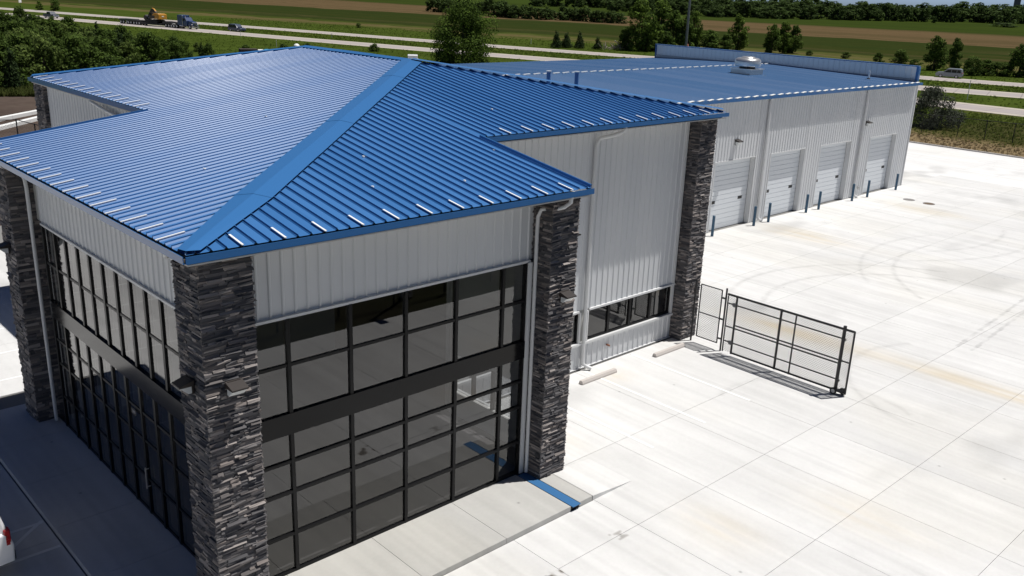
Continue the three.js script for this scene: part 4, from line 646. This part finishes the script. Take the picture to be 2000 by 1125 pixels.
{ // low-loader combination carrying an excavator
  const p = pixGround(383, 57), hd = heading(nU, p[1] + 14, 1), fx = Math.cos(hd), fz = -Math.sin(hd), along = s => [p[0] - .5 + fx * s, p[1] - fz * s];
  const T = (n, l, c, s) => { const q = along(s); return thing(n, l, c, q[0], -.02, q[1], null, hd); };
  const navy = paint(.02, .045, .13), tk = T('semi_truck', 'blue conventional road tractor pulling a low trailer on the highway', 'truck', -3.4);
  loc(tk, 'frame', bx(8.4, .3, .9, -.1, .85, 0), M.black); loc(tk, 'hood', prof([[1.5, .9], [1.5, 2.15], [3.5, 1.85], [3.75, 1.6], [3.75, .9]], 1.5, .12), navy); loc(tk, 'cab', prof([[-.2, .9], [-.2, 2.95], [.9, 2.95], [1.55, 2.15], [1.6, .9]], 2.2, .1), navy); loc(tk, 'sleeper', rbx(2.2, 2.7, 2.45, -1.3, 2.3, 0, .12), navy);
  const ws = bx(.04, .9, 2); ws.rotateZ(.65); loc(tk, 'windshield', ws, GL, 1.28, 2.52, 0); for (const z of [-1, 1]) { loc(tk, 'side_window', bx(.75, .6, .04, .45, 2.45, z * 1.1), GL); loc(tk, 'exhaust_stack', bar(V3(-.1, 1, z * 1.2), V3(-.1, 3.6, z * 1.2), .08, 8), CHROME); loc(tk, 'fuel_tank', new THREE.CylinderGeometry(.33, .33, 1.6, 14).rotateZ(Math.PI / 2).translate(-.6, .75, z * 1.05), CHROME); loc(tk, 'headlight', rbx(.12, .22, .3, 3.76, 1.25, z * .95), LAMP); loc(tk, 'fender', rbx(1.3, .35, .35, 3.0, 1.15, z * 1.05, .1), navy); wheel(tk, 3, z * 1.05, .52, .3); for (const x of [-2.7, -4]) wheel(tk, x, z * 1.0, .52, .6); }
  loc(tk, 'bumper', rbx(.25, .5, 2.4, 3.95, .6, 0), CHROME); loc(tk, 'grille', bx(.06, .9, 1.1, 3.84, 1.3, 0), CHROME); loc(tk, 'beacon', bar(V3(.2, 2.95, .4), V3(.2, 3.3, .4), .1, 8), std(.8, .7, .5, .4));
  const tr = T('lowboy_trailer', 'long black low-loader trailer carrying the yellow excavator', 'trailer', -17); const bl = std(.022, .02, .02, .6);
  loc(tr, 'gooseneck', prof([[8.6, 1.1], [8.6, 1.45], [5.4, 1.6], [4.4, 1.5], [3.9, .9], [3.9, .45], [4.3, .45], [4.9, 1.05]], 2.2, .05), bl); loc(tr, 'deck', bx(10.2, .35, 2.8, -1.1, .62, 0), bl); loc(tr, 'rear_deck', bx(4.4, .4, 2.7, -8.2, 1.1, 0), bl); loc(tr, 'jeep_deck', bx(4.2, .4, 2.5, 6.8, 1.15, 0), bl);
  for (const z of [-1, 1]) for (const x of [-6.6, -7.9, -9.2, 6, 7.3, 8.5]) wheel(tr, x, z * 1.05, .5, .5); loc(tr, 'toolbox', bx(.9, .6, .5, 9.2, .9, 1), std(.6, .6, .58, .5));
  const rb = T('booster_trailer', 'dark green flat booster trailer behind the low-loader', 'trailer', -30.4); loc(rb, 'deck', bx(6.4, .5, 2.5, 0, 1.2, 0), std(.03, .05, .032, .7)); for (const z of [-1, 1]) for (const x of [-2.4, -1.1, 1.4, 2.6]) wheel(rb, x, z, .5, .4); loc(rb, 'drawbar', bx(2.2, .2, .3, 4, .9, 0), bl);
  const q = along(-18), ex = thing('excavator', 'yellow tracked excavator with folded dark boom, chained on the trailer', 'excavator', q[0], .78, q[1], null, hd), yel = paint(.5, .24, .02), dk = std(.05, .04, .03, .6);
  for (const z of [-1, 1]) { loc(ex, 'track', prof([[-2.4, .25], [-2.2, .8], [-1.8, .95], [2.6, .95], [3, .8], [3.1, .3], [2.8, 0], [-2.1, 0]], .6, .08), M.rubber, 0, 0, z * 1.15); }
  loc(ex, 'undercarriage', bx(3, .5, 1.8, .4, .6, 0), dk); loc(ex, 'upper_body', rbx(2.6, 1.15, 2.8, 2.3, 1.85, 0, .1), yel); loc(ex, 'engine_hood', rbx(2.2, .4, 2.4, 2.4, 2.6, 0, .1), yel); loc(ex, 'counterweight', rbx(.9, 1.5, 2.8, 3.6, 1.9, 0, .2), yel); loc(ex, 'emblem_plate', bx(.03, .3, .7, 4.06, 2, 0), std(.8, .78, .7, .5)); loc(ex, 'side_panel', bx(1.9, .8, 2.86, 1.2, 1.75, 0), dk);
  loc(ex, 'cab', prof([[-.6, 1.3], [-.7, 2.3], [-.3, 3.0], [.9, 3.05], [.95, 1.3]], 1.05, .06), dk, 0, 0, .85); loc(ex, 'cab_window', bx(.9, .7, .03, .2, 2.45, 1.4), GL); loc(ex, 'boom', prof([[1.2, 1.6], [.9, 3.0], [0, 3.8], [-.9, 4.0], [-1.4, 3.6], [-3.4, 1.5], [-3.1, 1.2], [-1.0, 3.2], [-.3, 3.3], [.4, 2.6], [.7, 1.5]], .6, .05), dk, 0, 0, -.2); loc(ex, 'boom_top', prof([[.6, 3.35], [-.1, 3.95], [-.9, 4.14], [-1.0, 4.02], [-.1, 3.8], [.5, 3.25]], .5, .04), yel, 0, 0, -.2);
  loc(ex, 'stick', prof([[-3.9, 1.7], [-3.2, 1.9], [-1.6, .9], [-1.8, .6]], .5, .05), dk, 0, 0, -.2); loc(ex, 'bucket', prof([[-4.6, 1.6], [-3.8, 2.1], [-3.2, 1.7], [-3.1, 1.0], [-3.9, .6], [-4.5, 1.0]], 1.2, .05), dk, 0, 0, -.2); loc(ex, 'hydraulic_ram', bar(V3(.2, 1.8, .2), V3(-1.9, 3.2, -.2), .07, 8), CHROME); loc(ex, 'hydraulic_ram', bar(V3(-2.2, 1.3, .2), V3(-3.6, 2.1, .2), .08, 8), CHROME);
}
// ---------------------------------------------------------------- poles, signs and what peeps over the roofs
{ const [u, v] = pixGround(1338, 99); const m = thing('light_mast', 'very tall thin grey mast rising from the grove', 'mast', u - 8, -.05, v - 6); loc(m, 'pole', new THREE.CylinderGeometry(.16, .36, 32, 12).translate(0, 16, 0), std(.2, .21, .22, .45, { metalness: .5 })); loc(m, 'lamp_ring', new THREE.TorusGeometry(.9, .12, 6, 16).rotateX(Math.PI / 2).translate(0, 31.6, 0), M.dark); for (let k = 0; k < 6; k++) loc(m, 'lamp_head', rbx(.5, .25, .4, Math.cos(k * 1.047) * 1.1, 31.5, Math.sin(k * 1.047) * 1.1), M.wall); }
{ const m = thing('yard_light_pole', 'tall pale yard light pole at the open front edge of the yard', 'lamp post', 23.6, 0, 1.6); loc(m, 'footing', new THREE.CylinderGeometry(.3, .3, .7, 14).translate(0, .35, 0), M.stop); loc(m, 'pole', new THREE.CylinderGeometry(.07, .1, 8, 10).translate(0, 4.5, 0), M.white); loc(m, 'lamp_head', rbx(.4, .14, .9, 0, 8.5, -.4), M.dark); }
for (const [px, py, h, L, c] of [[695 / 2000 * 260 + 380, 72, 1.3, 'white slender road marker post on the near verge ahead of the dark car', .7], [1889, 194, 3.0, 'thin white marker pole on the grass between carriageway and ramp', .75], [1037, 86, 1.4, 'short white marker post beyond the far carriageway', .75], [648, 74, 1.2, 'road marker post on the median strip', .4], [540, 92, 1.6, 'thin pale stake on the grass below the highway', .5]]) { const [u, v] = pixGround(px, py), m = thing('marker_post', L, 'marker post', u, -.05, v); loc(m, 'post', new THREE.CylinderGeometry(.05, .06, h, 8).translate(0, h / 2, 0), std(c, c, c * .97, .6)); loc(m, 'reflector', bx(.16, .16, .03, 0, h - .1, .06), std(.8, .75, .6, .4)); }
{ const [u, v] = pixGround(41, 20), m = thing('road_sign', 'white rectangular road sign seen beyond the highway at the field edge', 'sign', u, -.05, v, null, .6); loc(m, 'post', bar(V3(0, 0), V3(0, 3), .06, 8), M.dark); loc(m, 'sign_face', rbx(1.4, 1.7, .05, 0, 3.6, .06, .02), M.white); }
{ const eq = pixGround(486, 118), m = thing('equipment_truck', 'dark tarped truck body parked behind the showroom roof', 'truck', eq[0], 0, eq[1], null, -.3); m.scale.setScalar(.62); loc(m, 'body', rbx(5, 1.7, 2.4, 0, 7.0 - 4.6, 0, .1), std(.05, .035, .035, .8)); loc(m, 'cab', rbx(1.8, 2.1, 2.3, 3.4, 2.0, 0, .2), M.white); loc(m, 'windshield', bx(.04, .7, 2, 4.31, 2.5, 0), GL); for (const x of [-1.6, 3.2]) for (const z of [-1, 1]) wheel(m, x, z, .5, .3); }
{ const q = pixGround(523, 112), m = thing('blue_tank', 'light blue drum showing behind the showroom roof ridge', 'tank', q[0], 0, q[1]); loc(m, 'drum', new THREE.CylinderGeometry(.8, .8, 1.3, 18).translate(0, .65, 0), std(.08, .42, .62, .5)); loc(m, 'lid', new THREE.CylinderGeometry(.5, .8, .16, 18).translate(0, 1.38, 0), std(.1, .45, .65, .5)); }
{ const q = pixGround(580, 108), m = thing('white_tank', 'white round tank top showing behind the showroom roof ridge', 'tank', q[0], 0, q[1]); loc(m, 'tank', new THREE.SphereGeometry(.62, 18, 12).translate(0, 1.6, 0), M.white); loc(m, 'stand', new THREE.CylinderGeometry(.4, .5, 1.2, 14).translate(0, .6, 0), M.dark); }
{ const q = pixGround(806, 128), m = thing('white_pickup', 'white pickup parked beyond the roof peak near the big tree', 'pickup', q[0], 0, q[1], null, .9); pickup(m, paint(.75, .75, .75)); }
{ const q = pixGround(1342, 103), m = thing('orange_sign', 'small orange warning sign behind the parapet', 'sign', q[0], -.05, q[1], null, .9); loc(m, 'post', bar(V3(0, 0), V3(0, 1.2), .05, 6), M.dark); const f = bx(1.1, 1.1, .05); f.rotateZ(.785); loc(m, 'sign_face', f, std(.8, .13, .04, .5), 0, 1.5, 0); }
{ const [u, v] = pixGround(1980, 40), k = 4, m = thing('water_tower', 'grey water tower rising above the horizon wood', 'water tower', u * 1.6, 0, v * 1.6); loc(m, 'stem', new THREE.CylinderGeometry(7, 7, 44, 24).translate(0, 22, 0), std(.16, .14, .17, .7)); loc(m, 'tank', new THREE.SphereGeometry(15, 24, 14).scale(1, .62, 1).translate(0, 50, 0), std(.3, .3, .33, .6)); }
renderer.render(scene, camera);
